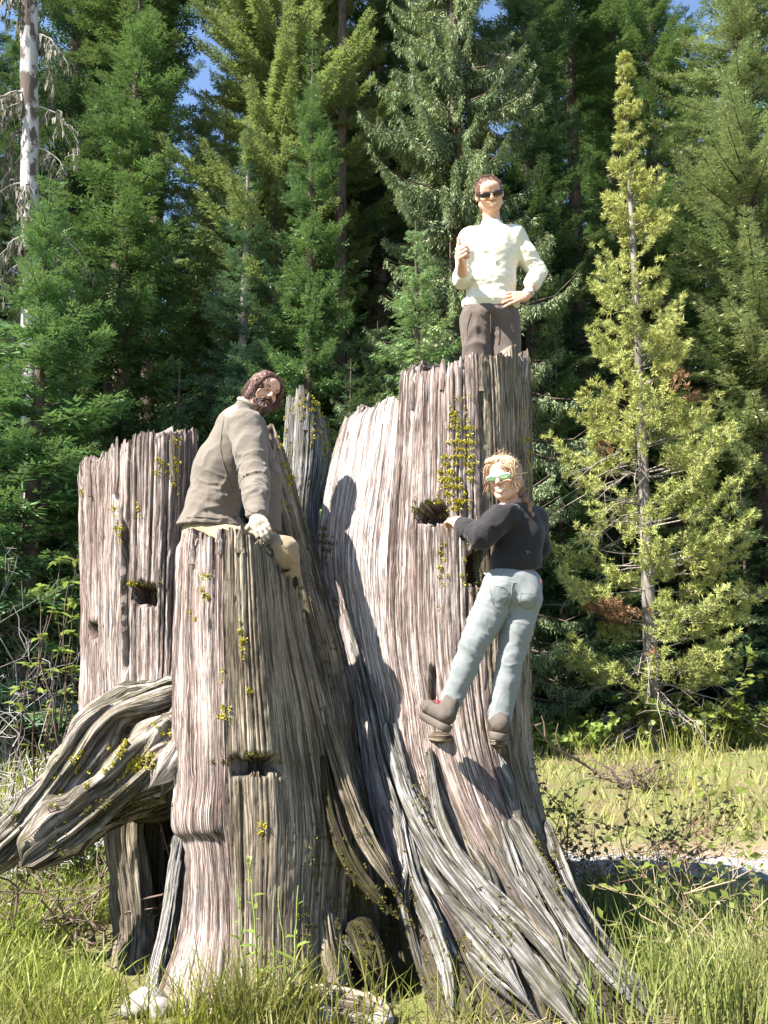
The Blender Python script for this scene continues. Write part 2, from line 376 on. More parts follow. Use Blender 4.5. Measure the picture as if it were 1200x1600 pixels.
def slab(name, rows, mat, seed, thick=.16, du=.0047, dv=.022, jag=.05, coarse=(.05, .14, .030, .007), fine=(.010, .026, .013, .0022),
         notches=(), ridge=0., mossy=.15, basemoss=.1, basedark=0., bumps=None, label=None, topnoise=1.0):
    """rows: bottom to top, each a list of world points left to right."""
    rows = np.array(rows, float)
    wid = np.mean([np.linalg.norm(np.diff(r, axis=0), axis=1).sum() for r in rows])
    hgt = np.linalg.norm(np.diff(rows.mean(1), axis=0), axis=1)
    nu, nv = int(wid / du) + 2, int(hgt.sum() / dv) + 2
    ac = np.stack([cr(r, nu) for r in rows])                        # (R, nu, 3)
    ct = np.concatenate([[0], np.cumsum(hgt)]) / hgt.sum()
    tt = np.interp(np.linspace(0, 1, nv), ct, np.linspace(0, 1, len(rows)))
    flat = cr(ac.reshape(len(rows), -1), nv, t=tt)
    Pg = flat.reshape(nv, nu, 3)
    u = np.linspace(0, wid, nu)[None].repeat(nv, 0); v = np.linspace(0, hgt.sum(), nv)[:, None].repeat(nu, 1)
    d1, i1, g1, t1 = fibre(u, v, seed, *coarse, .0075, wid)
    d2, i2, g2, t2 = fibre(u, v, seed + 50, *fine, .0040, wid)
    # broken top: each fibre snapped at its own height
    R = np.random.default_rng(seed + 9)
    jt = (R.random(5000)[i2[-1] + 300] - .5) * jag * topnoise + (R.random(5000)[i1[-1] + 300] - .5) * jag * 1.2
    fall = sstep(hgt.sum() - .5, hgt.sum(), v)
    Pg[..., 2] += fall * jt[None]
    N = nrm(np.cross(np.gradient(Pg, axis=1), np.gradient(Pg, axis=0)))
    if np.mean(N[..., 1]) > 0: N = -N
    hfrac = v / hgt.sum()
    D = d1 + d2 + .006 * fb2(u * 9, v * 5, seed + 7) + .020 * fb2(u * 2.2, v * .9, seed + 8)
    er = np.abs(fb2(u * 30, v * 11, seed + 12))
    D = D - .008 * sstep(.35, .8, er) + .0022 * vn2(u * 75, v * 26, seed + 13)
    if ridge:
        d3, _, g3, _ = fibre(u, v, seed + 90, .10, .24, .10, .05, .03, wid)
        D = D + ridge * (1 - sstep(.08, .42, hfrac)) * d3
    X, Yp = proj(Pg)
    pit = np.clip(g1 * .9 + g2 * .7, 0, 1)
    if bumps is not None: D = D + bumps(X, Yp)
    for (cx, cy, hw, hh, dep) in notches:
        qa, qb = (np.abs(X - cx + min(4, .8 * hw) * vn2(Yp * .018, 1, seed)) / hw, np.abs(Yp - cy + 3 * vn2(X * .13, 2, seed) + 2 * vn2(X * .5, 5, seed)) / hh)
        pw = 2.0 if hw == 27 else (7.0 if hw == 40 else 4.0)
        q = (qa ** pw + qb ** pw) ** (1 / pw) + (.10 * vn2(X * .35, Yp * .25, seed + 3) + .06 * vn2(X * .9, Yp * .6, seed + 4)) * (hw > 6) * (.45 if hw == 40 else 1)
        m = 1 - sstep(.86, 1.06, q)
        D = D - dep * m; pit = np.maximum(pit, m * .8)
    # thinner worn fibres at the broken rim
    D = D - .03 * sstep(hgt.sum() - .08, hgt.sum(), v) * R.random(5000)[i1 + 700]
    F3 = Pg + N * D[..., None]
    tone = np.clip(.5 + .5 * (t1 - .5) + .6 * (t2 - .5), 0, 1)
    pit = np.clip(pit + basedark * (1 - sstep(.10, .34, hfrac + .10 * fb2(u * 3, v * 2, seed + 19))), 0, 1)  # slab base darkened: mossy dirt plus painted gap shade between root strands
    moss = np.clip(mossy + (1 - sstep(.10, .45, hfrac)) * basemoss + .5 * pit * mossy, 0, 1)
    grain = np.stack([u + seed * 3.1, v + seed * 1.7, np.zeros_like(u)], -1)
    Nb = nrm(np.stack([N[..., 0], N[..., 1], N[..., 2] * .2], -1))
    th = thick * (1 + .25 * vn2(u * 2, v * .6, seed + 14))
    B3 = Pg - Nb * th[..., None] + N * (.02 * fb2(u * 12, v * 1.2, seed + 15))[..., None]
    B3[-6:, :, 2] -= np.linspace(0, .05, 6)[:, None] * (.5 + R.random(5000)[i1[-6:] + 900])
    parts, gr, tn, pt_, ms = [], [], [], [], []
    def add(V, F, g, t, p, m):
        parts.append((V.reshape(-1, 3), F)); gr.append(g.reshape(-1, 3)); tn.append(t.ravel()); pt_.append(p.ravel()); ms.append(m.ravel())
    add(F3, grid_faces(nv, nu), grain, tone, pit, moss)
    s3 = np.s_[::3, ::4]
    rr = np.unique(np.r_[np.arange(0, nv, 3), nv - 1]); cc = np.unique(np.r_[np.arange(0, nu, 4), nu - 1])
    ix = np.ix_(rr, cc)
    add(B3[ix], grid_faces(len(rr), len(cc), flip=True), grain[ix] + 5, tone[ix], pit[ix] * 0 + .1, moss[ix])
    def rim(a, bk, g, t, flip):
        k = 5; f = np.linspace(0, 1, k)[:, None, None]
        S = a[None] * (1 - f) + bk[None] * f
        S[1:-1] += (np.random.default_rng(seed + 31).random(S[1:-1].shape) - .5) * .012
        gg = np.repeat(g[None], k, 0) + np.array([1., 0, 0]) * f * .1
        add(S, grid_faces(k, a.shape[0], flip=flip), gg, np.repeat(t[None], k, 0), np.full((k, a.shape[0]), .15), np.full((k, a.shape[0]), mossy))
    rim(F3[-1], B3[-1], grain[-1], tone[-1], False)
    rim(F3[:, 0], B3[:, 0], grain[:, 0], tone[:, 0], True)
    rim(F3[:, -1], B3[:, -1], grain[:, -1], tone[:, -1], False)
    V, F = join(parts)
    o = part(name, V, F, mat, stump, SO, pt={'tone': np.concatenate(tn), 'pit': np.concatenate(pt_), 'moss': np.concatenate(ms)},
             vec={'grain': np.concatenate(gr)})
    if label: o['label'] = label
    SURF.append((F3, N, name))
    return o

def rw(*a): return [P(*q) if len(q) == 3 else G(q[0], q[1]) for q in a]

# front slab with its undercut notch; lit half pink, less lit half tan, light painted in
def fbump(X, Y):
    lip = sstep(1215, 1290, Y) * (1 - sstep(1296, 1312, Y)) * (1 - sstep(345, 356, X))
    return .034 * lip
slab('slab', [
    rw((225, 4.86), (295, 4.72), (365, 4.66)),
    rw((250, 1545, 4.98), (302, 1560, 4.82), (362, 1570, 4.76)),
    rw((282, 1450, 5.12), (322, 1450, 4.95), (362, 1450, 4.86)),
    rw((292, 1340, 5.22), (323, 1340, 5.00), (358, 1340, 4.90)),
    rw((277, 1270, 5.26), (315, 1270, 5.00), (355, 1270, 4.91)),
    rw((268, 1150, 5.30), (312, 1150, 5.03), (352, 1150, 4.93)),
    rw((268, 1000, 5.34), (308, 1000, 5.06), (350, 1000, 4.96)),
    rw((271, 900, 5.37), (308, 900, 5.09), (350, 900, 4.99)),
    rw((274, 842, 5.38), (308, 833, 5.12), (349, 827, 5.02)),
], W_PINK, 11, .17, bumps=fbump, mossy=.08, jag=.045, label='front slab half with a bulging lip on its pink face')
slab('slab', [
    rw((365, 4.66), (460, 4.66), (560, 4.88)),
    rw((362, 1570, 4.76), (460, 1570, 4.78), (552, 1560, 5.00)),
    rw((362, 1450, 4.86), (455, 1450, 4.87), (540, 1450, 5.12)),
    rw((358, 1340, 4.90), (445, 1330, 4.91), (552, 1330, 5.22)),
    rw((355, 1270, 4.91), (440, 1270, 4.93), (545, 1270, 5.30)),
    rw((352, 1150, 4.93), (428, 1150, 4.97), (522, 1150, 5.34)),
    rw((350, 1000, 4.96), (415, 1000, 5.00), (484, 1000, 5.34)),
    rw((350, 900, 4.99), (405, 900, 5.03), (466, 900, 5.36)),
    rw((349, 827, 5.02), (400, 838, 5.06), (460, 884, 5.36)),
], W_TAN, 13, .17, notches=[(400, 1197, 40, 13, .15)], mossy=.12, jag=.045, label='front slab half with a rectangular springboard notch')
# left slab
slab('slab', [
    rw((112, 1215, 6.05), (165, 1235, 5.75), (205, 1240, 5.62), (255, 1240, 5.55), (310, 1240, 5.60)),
    rw((122, 1130, 6.20), (163, 1140, 5.88), (205, 1140, 5.70), (252, 1130, 5.60), (305, 1130, 5.66)),
    rw((126, 1030, 6.30), (162, 1030, 5.97), (205, 1030, 5.82), (252, 1030, 5.76), (300, 1030, 5.90)),
    rw((126, 900, 6.34), (162, 900, 6.02), (203, 900, 5.88), (250, 900, 5.84), (300, 900, 6.00)),
    rw((125, 790, 6.36), (162, 790, 6.05), (202, 790, 5.92), (250, 790, 5.90), (305, 790, 6.05)),
    rw((125, 722, 6.38), (160, 714, 6.08), (202, 683, 5.94), (250, 674, 5.93), (310, 674, 6.08)),
], W_PINK, 23, .16, notches=[(227, 929, 20, 17, .16), (145, 985, 7, 14, .07), (196, 935, 5, 120, .045)], jag=.055, mossy=.12, label='left slab with a small square notch')
# slab behind the seated man, running down to the crevice
slab('slab', [
    rw((505, 4.98), (575, 4.90), (650, 5.05)),
    rw((500, 1480, 5.22), (565, 1480, 5.14), (628, 1480, 5.30)),
    rw((482, 1350, 5.36), (552, 1350, 5.28), (606, 1350, 5.50)),
    rw((456, 1200, 5.52), (520, 1200, 5.44), (566, 1200, 5.74)),
    rw((424, 1050, 5.72), (492, 1050, 5.62), (544, 1050, 5.92)),
    rw((402, 900, 5.92), (456, 900, 5.80), (506, 900, 6.06)),
    rw((385, 790, 6.02), (430, 790, 5.92), (470, 790, 6.12)),
    rw((375, 700, 6.10), (402, 684, 6.02), (432, 668, 6.14)),
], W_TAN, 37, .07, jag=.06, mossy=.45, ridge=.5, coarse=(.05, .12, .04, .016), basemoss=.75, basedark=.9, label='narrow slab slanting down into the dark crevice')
# back slab topped by lichen
slab('slab', [
    rw((440, 7.1), (480, 6.9), (520, 6.9), (560, 7.1)),
    rw((436, 1000, 7.05), (470, 1000, 6.85), (505, 1000, 6.9), (540, 1000, 7.1)),
    rw((436, 820, 7.0), (462, 820, 6.82), (485, 820, 6.82), (500, 820, 7.0)),
    rw((438, 740, 7.0), (464, 740, 6.82), (490, 740, 6.82), (512, 740, 7.0)),
    rw((442, 690, 7.0), (466, 690, 6.82), (492, 690, 6.82), (517, 690, 7.0)),
    rw((446, 628, 7.0), (466, 614, 6.84), (484, 612, 6.84), (506, 652, 7.0)),
], W_GREY, 41, .14, jag=.07, mossy=.3, coarse=(.05, .12, .03, .014), label='back slab topped with yellow lichen')
# right slabs: pale sunward face, tall middle face, tan turned-away face; light painted in
slab('slab', [
    rw((690, 4.62), (750, 4.60), (820, 4.62), (880, 4.62)),
    rw((636, 1470, 5.06), (680, 1470, 4.98), (738, 1470, 4.95), (800, 1470, 4.92)),
    rw((598, 1330, 5.40), (628, 1330, 5.28), (660, 1330, 5.22), (696, 1330, 5.16)),
    rw((568, 1200, 5.70), (592, 1200, 5.55), (618, 1200, 5.45), (640, 1200, 5.40)),
    rw((552, 1100, 5.85), (578, 1100, 5.70), (604, 1100, 5.58), (626, 1100, 5.52)),
    rw((528, 1000, 5.98), (556, 1000, 5.80), (584, 1000, 5.66), (610, 1000, 5.58)),
    rw((498, 868, 6.10), (532, 872, 5.92), (568, 872, 5.74), (606, 872, 5.62)),
    rw((514, 745, 6.12), (548, 745, 5.96), (584, 745, 5.80), (618, 745, 5.66)),
    rw((537, 646, 6.14), (566, 632, 6.00), (596, 624, 5.86), (630, 618, 5.72)),
], W_PALE, 53, .20, jag=.035, mossy=.08, ridge=.6, coarse=(.05, .13, .018, .006), fine=(.014, .04, .008, .0032), basemoss=.75, basedark=.95, label='slab face painted sunlit white pink above the crevice')
slab('slab', [
    rw((850, 4.60), (890, 4.59), (940, 4.60), (990, 4.64)),
    rw((786, 1470, 4.95), (818, 1470, 4.90), (862, 1470, 4.90), (902, 1470, 4.97)),
    rw((688, 1330, 5.19), (728, 1330, 5.12), (780, 1330, 5.13), (832, 1330, 5.22)),
    rw((634, 1200, 5.42), (680, 1200, 5.31), (732, 1200, 5.30), (786, 1200, 5.37)),
    rw((620, 1100, 5.53), (666, 1100, 5.40), (716, 1100, 5.37), (768, 1100, 5.42)),
    rw((604, 1000, 5.58), (654, 1000, 5.45), (708, 1000, 5.41), (762, 1000, 5.45)),
    rw((604, 860, 5.62), (652, 860, 5.48), (704, 860, 5.43), (757, 860, 5.47)),
    rw((616, 720, 5.66), (658, 720, 5.52), (702, 720, 5.47), (752, 720, 5.50)),
    rw((626, 580, 5.70), (662, 568, 5.56), (702, 560, 5.51), (748, 560, 5.54)),
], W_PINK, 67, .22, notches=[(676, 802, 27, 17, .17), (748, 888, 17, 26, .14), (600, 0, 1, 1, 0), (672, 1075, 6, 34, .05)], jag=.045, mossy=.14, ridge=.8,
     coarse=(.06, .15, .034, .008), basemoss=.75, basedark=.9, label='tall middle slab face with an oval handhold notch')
slab('slab', [
    rw((985, 4.66), (1010, 4.70), (1040, 4.80)),
    rw((898, 1470, 4.98), (920, 1470, 5.02), (946, 1470, 5.20)),
    rw((828, 1330, 5.22), (850, 1330, 5.30), (874, 1330, 5.52)),
    rw((782, 1200, 5.36), (812, 1200, 5.45), (842, 1200, 5.72)),
    rw((764, 1100, 5.42), (800, 1100, 5.50), (834, 1100, 5.80)),
    rw((758, 1000, 5.45), (796, 1000, 5.53), (832, 1000, 5.84)),
    rw((752, 860, 5.47), (792, 860, 5.55), (831, 860, 5.86)),
    rw((747, 720, 5.50), (790, 720, 5.58), (830, 720, 5.88)),
    rw((743, 556, 5.53), (786, 550, 5.62), (830, 548, 5.90)),
], W_TAN, 71, .22, jag=.05, mossy=.16, ridge=.7, coarse=(.06, .14, .030, .008), basemoss=.75, basedark=.55, label='tan right slab face below the standing man')
# low far side of the hollow stump, dark backing added to keep the cavity dark
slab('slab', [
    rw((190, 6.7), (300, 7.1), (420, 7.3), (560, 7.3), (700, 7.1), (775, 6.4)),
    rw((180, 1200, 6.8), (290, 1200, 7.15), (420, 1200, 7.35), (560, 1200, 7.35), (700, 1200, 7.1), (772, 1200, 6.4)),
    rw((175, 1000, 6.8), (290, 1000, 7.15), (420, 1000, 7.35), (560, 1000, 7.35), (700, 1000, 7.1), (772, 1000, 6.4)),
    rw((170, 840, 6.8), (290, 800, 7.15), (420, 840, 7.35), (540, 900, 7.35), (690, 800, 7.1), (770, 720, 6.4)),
], W_DARK, 83, .15, du=.012, dv=.03, jag=.15, mossy=.5, label='dark backing at the far side of the hollow')

# rotten heartwood left standing inside: the men stand on it
def core(cx, cy, r, ztop, seed):
    n, k = 60, 40
    a = np.linspace(0, 2 * np.pi, n, endpoint=False)[None]; z = np.linspace(-.1, ztop, k)[:, None]
    rad = r * (1 + .10 * vn2(a * 4, z * .8, seed) + .05 * vn2(a * 9, z * 2, seed + 1)) * (1 - .08 * z / ztop)
    V = np.stack([cx + rad * np.cos(a), cy + rad * np.sin(a), z + 0 * a], -1)
    caps = [V[-1] * f + np.array([cx, cy, ztop]) * (1 - f) + np.array([0, 0, 1]) * (.02 * vn2(a[0] * 3, f * 5, seed + 3))[:, None] for f in (.8, .5, .2, .02)]
    V = np.concatenate([V] + [c[None] for c in caps])
    g = np.stack([np.broadcast_to(a * r, V.shape[:2]), V[..., 2], 0 * V[..., 2]], -1)
    q = V.reshape(-1, 3)
    o = part('heartwood', q, grid_faces(len(V), n, True), W_DARK, stump, SO, pt={'tone': np.random.default_rng(seed).random(len(q)), 'pit': np.zeros(len(q)), 'moss': np.full(len(q), .4)},
             vec={'grain': g.reshape(-1, 3)})
core(P(752, 550, 6.12)[0], 6.14, .27, 3.02, 3)
core(P(360, 850, 5.72)[0], 5.74, .26, 1.72, 4)

# roots
def root(pts, mat, seed, flat=.75, ns=64, mossy=.3, name='root', twist=.06, rag=.16, label=None, caps=True, tip=.06):
    """pts: (px, py, Y, radius in photo pixels)."""
    C = np.array([np.r_[P(p[0], p[1], p[2]), p[3]] for p in pts])
    C[:, 3] *= wdep(C[:, :3]) / FPX
    L = np.linalg.norm(np.diff(C[:, :3], axis=0), axis=1).sum()
    n = int(L / .016) + 8
    S = cr(C, n); path, r = S[:, :3], np.maximum(S[:, 3], .004)
    T, N, B = frames(path)
    a = np.linspace(0, 2 * np.pi, ns, endpoint=False)[None]; v = np.linspace(0, L, n)[:, None]
    aw = a + twist * v
    rm = r.mean(); per = 2 * np.pi * rm
    # periodic fibre relief: noise on a circle
    cx, cy = np.cos(aw), np.sin(aw)
    q = np.stack([cx * 1.3 + 0 * v, cy * 1.3 + 0 * v, v * 1.1 + 0 * a], -1)
    R1 = vn3(q, seed); q2 = np.stack([cx * 4.5 + 0 * v, cy * 4.5 + 0 * v, v * 1.8 + 0 * a], -1); R2 = 1 - 2 * np.abs(vn3(q2, seed + 1))
    q3 = np.stack([cx * 11 + 0 * v, cy * 11 + 0 * v, v * 4 + 0 * a], -1); R3 = 1 - 2 * np.abs(vn3(q3, seed + 2))
    su = ((a + np.pi * 0) * rm) + 0 * v + .10 * twist * v
    dF, iF, gF, tF = fibre(su, v + 0 * a, seed + 60, .010, .032, .024, .006, .0048, per)
    rad = r[:, None] * (1 + rag * 1.9 * R1 + rag * 1.1 * R2 + rag * .6 * R3 + rag * 1.1 * vn3(q * 2.3 + 9, seed + 8)) + dF * np.minimum(1, r / .03)[:, None]
    q5 = np.stack([cx * rm * 26 + 0 * v, cy * rm * 26 + 0 * v, v * 9 + 0 * a], -1); ch = np.abs(vn3(q5, seed + 11)); rad = rad - np.minimum(.010, .16 * rm) * sstep(.25, .6, ch) + .10 * rm * np.clip(vn3(q5 * .32, seed + 12), 0, 1)
    rad *= (1 - sstep(L - tip, L + .01, v) * .96)
    if caps: rad[:3] *= np.array([.5, .8, .95])[:, None]
    V = path[:, None] + rad[..., None] * (np.cos(a)[..., None] * N[:, None] * 1.0 + np.sin(a)[..., None] * B[:, None] * flat)
    g = np.stack([aw * rm * 1.0, v + 0 * a, np.full(aw.shape, seed * 1.)], -1)
    pit = np.clip(np.clip(.5 - .5 * R2, 0, 1) ** 4 + gF, 0, 1)
    tone = np.clip(.5 + .45 * vn3(q2 * np.array([1.4, 1.4, .4]), seed + 6) + .6 * (tF - .5), 0, 1)
    o = part(name, V.reshape(-1, 3), grid_faces(n, ns, True), mat, stump, SO,
             pt={'tone': tone.ravel(), 'pit': np.clip(pit, 0, 1).ravel(), 'moss': np.full(V[..., 0].size, mossy)}, vec={'grain': g.reshape(-1, 3)})
    if label: o['label'] = label
    SURF.append((V, nrm(V - path[:, None]), name))
    return o

root([(300, 1076, 5.74, 28), (240, 1092, 5.70, 32), (184, 1108, 5.66, 27), (146, 1140, 5.60, 30), (112, 1192, 5.54, 24), (70, 1248, 5.48, 25), (24, 1300, 5.42, 22), (-50, 1362, 5.36, 17)],
     W_ROOT, 101, .8, 72, .35, label='upper left root arching to the ground', rag=.42, tip=.05)
root([(305, 1130, 5.50, 38), (262, 1168, 5.44, 45), (214, 1212, 5.38, 37), (168, 1254, 5.32, 31), (126, 1290, 5.26, 29), (86, 1318, 5.20, 31), (54, 1340, 5.16, 24), (34, 1354, 5.14, 14)],
     W_ROOT, 103, .8, 76, .35, label='thick lower left root with a broken tip', rag=.46, tip=.05)
for k, pts in enumerate([
    [(292, 1150, 5.40, 18), (268, 1190, 5.34, 22), (246, 1218, 5.30, 14), (232, 1232, 5.28, 6)], [(290, 1190, 5.38, 16), (266, 1222, 5.33, 16), (252, 1246, 5.31, 8)],
    [(284, 1215, 5.40, 18), (276, 1250, 5.36, 16), (262, 1275, 5.36, 7)], [(240, 1200, 5.36, 14), (222, 1226, 5.33, 13), (212, 1244, 5.33, 6)],
    [(282, 1240, 5.5, 24), (240, 1252, 5.5, 22), (200, 1262, 5.5, 16), (180, 1270, 5.5, 6)], [(268, 1168, 5.34, 8), (244, 1186, 5.30, 12), (226, 1210, 5.28, 5)]]):
    root(pts, (W_PALE, W_TAN, W_DARK, W_GREY, W_DARK, W_PALE)[k], 104 + k * 7, .8, 48, .4, name='broken_wood', rag=.4, tip=.10)
root([(205, 1230, 5.74, 42), (196, 1300, 5.72, 38), (205, 1380, 5.70, 36), (212, 1460, 5.64, 34), (206, 1530, 5.50, 38), (195, 1590, 5.36, 40)], W_TAN, 107, .7, 64, .4, label='rear root leg under the arch')
root([(248, 1240, 5.9, 34), (246, 1340, 5.9, 34), (240, 1440, 5.8, 34), (236, 1560, 5.6, 36)], W_DARK, 108, .7, 64, .4)
root([(285, 1300, 5.40, 14), (274, 1370, 5.34, 13), (262, 1450, 5.24, 15), (248, 1520, 5.12, 18), (240, 1580, 5.0, 22)], W_GREY, 109, .7, 64, .2, label='pale root edge beside the cavity')
for k, pts in enumerate([
    [(540, 930, 5.92, 10), (560, 1020, 5.80, 15), (578, 1100, 5.66, 17), (596, 1180, 5.50, 19), (626, 1280, 5.30, 19), (648, 1380, 5.13, 22), (686, 1465, 4.95, 24), (706, 1540, 4.80, 22), (708, 1640, 4.58, 22)],
    [(640, 1352, 5.14, 13), (634, 1412, 5.06, 14), (650, 1480, 4.97, 12), (668, 1555, 4.86, 8), (676, 1590, 4.8, 4)],
    [(606, 1130, 5.50, 12), (640, 1245, 5.27, 16), (688, 1335, 5.08, 19), (742, 1405, 4.95, 22), (806, 1478, 4.80, 23), (872, 1560, 4.66, 23), (936, 1650, 4.52, 18)],
    [(690, 1400, 4.98, 10), (742, 1462, 4.87, 20), (796, 1528, 4.72, 22), (846, 1596, 4.58, 14)],
    [(730, 1488, 4.82, 8), (776, 1540, 4.70, 12), (828, 1588, 4.60, 8)],
    [(672, 1170, 5.32, 10), (694, 1290, 5.10, 14), (752, 1380, 4.96, 17), (828, 1456, 4.84, 18), (904, 1545, 4.70, 17), (990, 1650, 4.52, 14)],
    [(798, 1280, 5.12, 12), (846, 1368, 4.98, 16), (896, 1450, 4.88, 18), (960, 1532, 4.74, 17), (1044, 1622, 4.58, 12)],
    [(850, 1282, 5.34, 10), (888, 1388, 5.16, 14), (944, 1480, 4.98, 14), (1012, 1562, 4.80, 12), (1066, 1612, 4.68, 8)],
    [(560, 1000, 5.84, 9), (590, 1085, 5.62, 9), (612, 1180, 5.45, 11), (652, 1290, 5.22, 12), (664, 1345, 5.15, 6)],
]):
    root([(p[0], p[1], p[2] + .02, p[3] * .74) for p in pts], W_GREY, 120 + k, .62, 64, .4, rag=.34, tip=.35)
RS = np.random.default_rng(17)
for k in range(20):
    f = RS.uniform(0, 1); y0 = RS.uniform(1130, 1340); d = RS.uniform(150, 300); r_ = RS.uniform(5, 10)
    def edge_x(y): return np.interp(y, [1100, 1200, 1330, 1470, 1620], [560, 590, 650, 740, 850]) * (1 - f) + np.interp(y, [1100, 1200, 1330, 1470, 1620], [800, 820, 860, 930, 1030]) * f
    def sy(y, x):
        b0 = np.interp(y, [1100, 1200, 1330, 1470, 1620], [5.52, 5.42, 5.17, 4.92, 4.60]); return b0 + .22 * max(0, (600 + (y - 1100) * .35 - x) / 120) + .10 * max(0, (x - 800) / 60) * (y < 1400) - .03
    ys = np.linspace(y0, y0 + d, 5); wob = RS.normal(0, 6, 5)
    root([(edge_x(y) + w_, y, sy(y, edge_x(y)), r_ * q) for y, w_, q in zip(ys, wob, (.5, 1, 1.1, .9, .4))], (W_GREY, W_TAN, W_GREY)[k % 3], 300 + k, .7, 36, .4, rag=.4, tip=.2)
for k, pts in enumerate([
    [(492, 1060, 5.42, 8), (528, 1195, 5.26, 13), (566, 1300, 5.14, 14), (602, 1362, 5.06, 12), (640, 1430, 5.0, 6)],
    [(506, 1180, 5.26, 8), (524, 1280, 5.14, 13), (556, 1358, 5.06, 13), (604, 1420, 5.0, 10), (640, 1440, 4.98, 5)],
    [(504, 1370, 5.12, 8), (516, 1470, 5.0, 14), (530, 1560, 4.88, 18), (540, 1640, 4.74, 18)],
    [(550, 1440, 5.1, 22), (580, 1500, 5.02, 24), (600, 1580, 4.9, 26)],
    [(538, 1466, 4.92, 5), (556, 1490, 4.88, 8), (574, 1512, 4.85, 5)],
]):
    root(pts, (W_TAN, W_DARK, W_TAN, W_DARK, W_GREY)[k], 140 + k, .7, 64, .6, rag=.36, tip=.3)
# crumbled wood at the foot
root([(470, 1580, 4.78, 20), (520, 1574, 4.76, 26), (570, 1584, 4.72, 26), (620, 1602, 4.66, 18)], W_TAN, 150, .55, 64, .1, rag=.3, name='root')

root([(664, 1150, 5.44, 4), (690, 1151, 5.31, 7), (712, 1150, 5.43, 4)], W_TAN, 160, .6, 36, .3, name='knot', rag=.3)
root([(762, 1158, 5.47, 4), (780, 1159, 5.33, 7), (798, 1158, 5.5, 4)], W_TAN, 161, .6, 36, .3, name='knot', rag=.3)

# loose splinters on the broken rims
def splinter(px, py, Y, wpx, hpx, lean, mat, seed):
    R = np.random.default_rng(seed); n, k = 18, 8
    s = np.linspace(0, 1, n); mw = wdep(P(px, py, Y)) / FPX
    a = np.linspace(0, 2 * np.pi, k, endpoint=False)
    pth = np.array([P(px + lean * t + 1.5 * vn2(t * 3, seed), py + hpx * (1 - t), Y + .02 * t) for t in s])
    r = wpx * mw * (1 - .55 * s ** 2) * (1 + .2 * vn2(s * 6, 1, seed)); r[-1] *= .25
    V = pth[:, None] + r[:, None, None] * (np.cos(a)[None, :, None] * np.array([1, .25, 0]) + np.sin(a)[None, :, None] * np.array([-.2, .5, 0]))
    V += .15 * r[:, None, None] * R.normal(0, .5, (1, k, 3))
    m = n * k
    part('splinter', V.reshape(-1, 3), grid_faces(n, k, True), mat, stump, SO, smooth=False,
         pt={'tone': np.repeat(R.random(k)[None], n, 0).ravel(), 'pit': np.zeros(m), 'moss': np.full(m, .1)},
         vec={'grain': np.stack([np.broadcast_to(a[None] * .02, (n, k)), np.broadcast_to(s[:, None] * .4, (n, k)), np.full((n, k), seed * 1.)], -1).reshape(-1, 3)})
for i, a in enumerate([(826, 544, 5.86, 5, 130, -2, W_TAN), (820, 548, 5.80, 4, 50, 1, W_PALE), (752, 552, 5.52, 5, 60, 0, W_TAN), (738, 560, 5.51, 4, 46, 0, W_PINK),
                       (718, 556, 5.50, 4, 60, 2, W_PALE), (692, 560, 5.50, 5, 50, 0, W_PINK), (646, 570, 5.60, 4, 70, 1, W_PINK), (632, 578, 5.68, 4, 60, 0, W_PALE),
                       (560, 634, 6.0, 5, 50, 2, W_PALE), (600, 624, 5.82, 4, 50, 1, W_PALE), (182, 682, 5.95, 5, 90, 1, W_PINK), (218, 678, 5.90, 5, 120, 0, W_PINK),
                       (268, 672, 5.90, 4, 80, 0, W_TAN), (142, 716, 6.18, 5, 60, 0, W_PINK), (300, 832, 5.12, 6, 50, 0, W_PINK), (343, 826, 5.0, 7, 40, 0, W_PINK),
                       (376, 828, 5.0, 7, 36, 0, W_TAN), (456, 620, 6.88, 4, 70, 2, W_GREY), (478, 612, 6.8, 4, 60, 3, W_GREY), (456, 880, 5.3, 9, 40, 0, W_DARK),
                       (413, 690, 5.98, 5, 80, 4, W_TAN), (424, 676, 6.0, 4, 110, 8, W_PALE)]):
    splinter(*a, 200 + i)
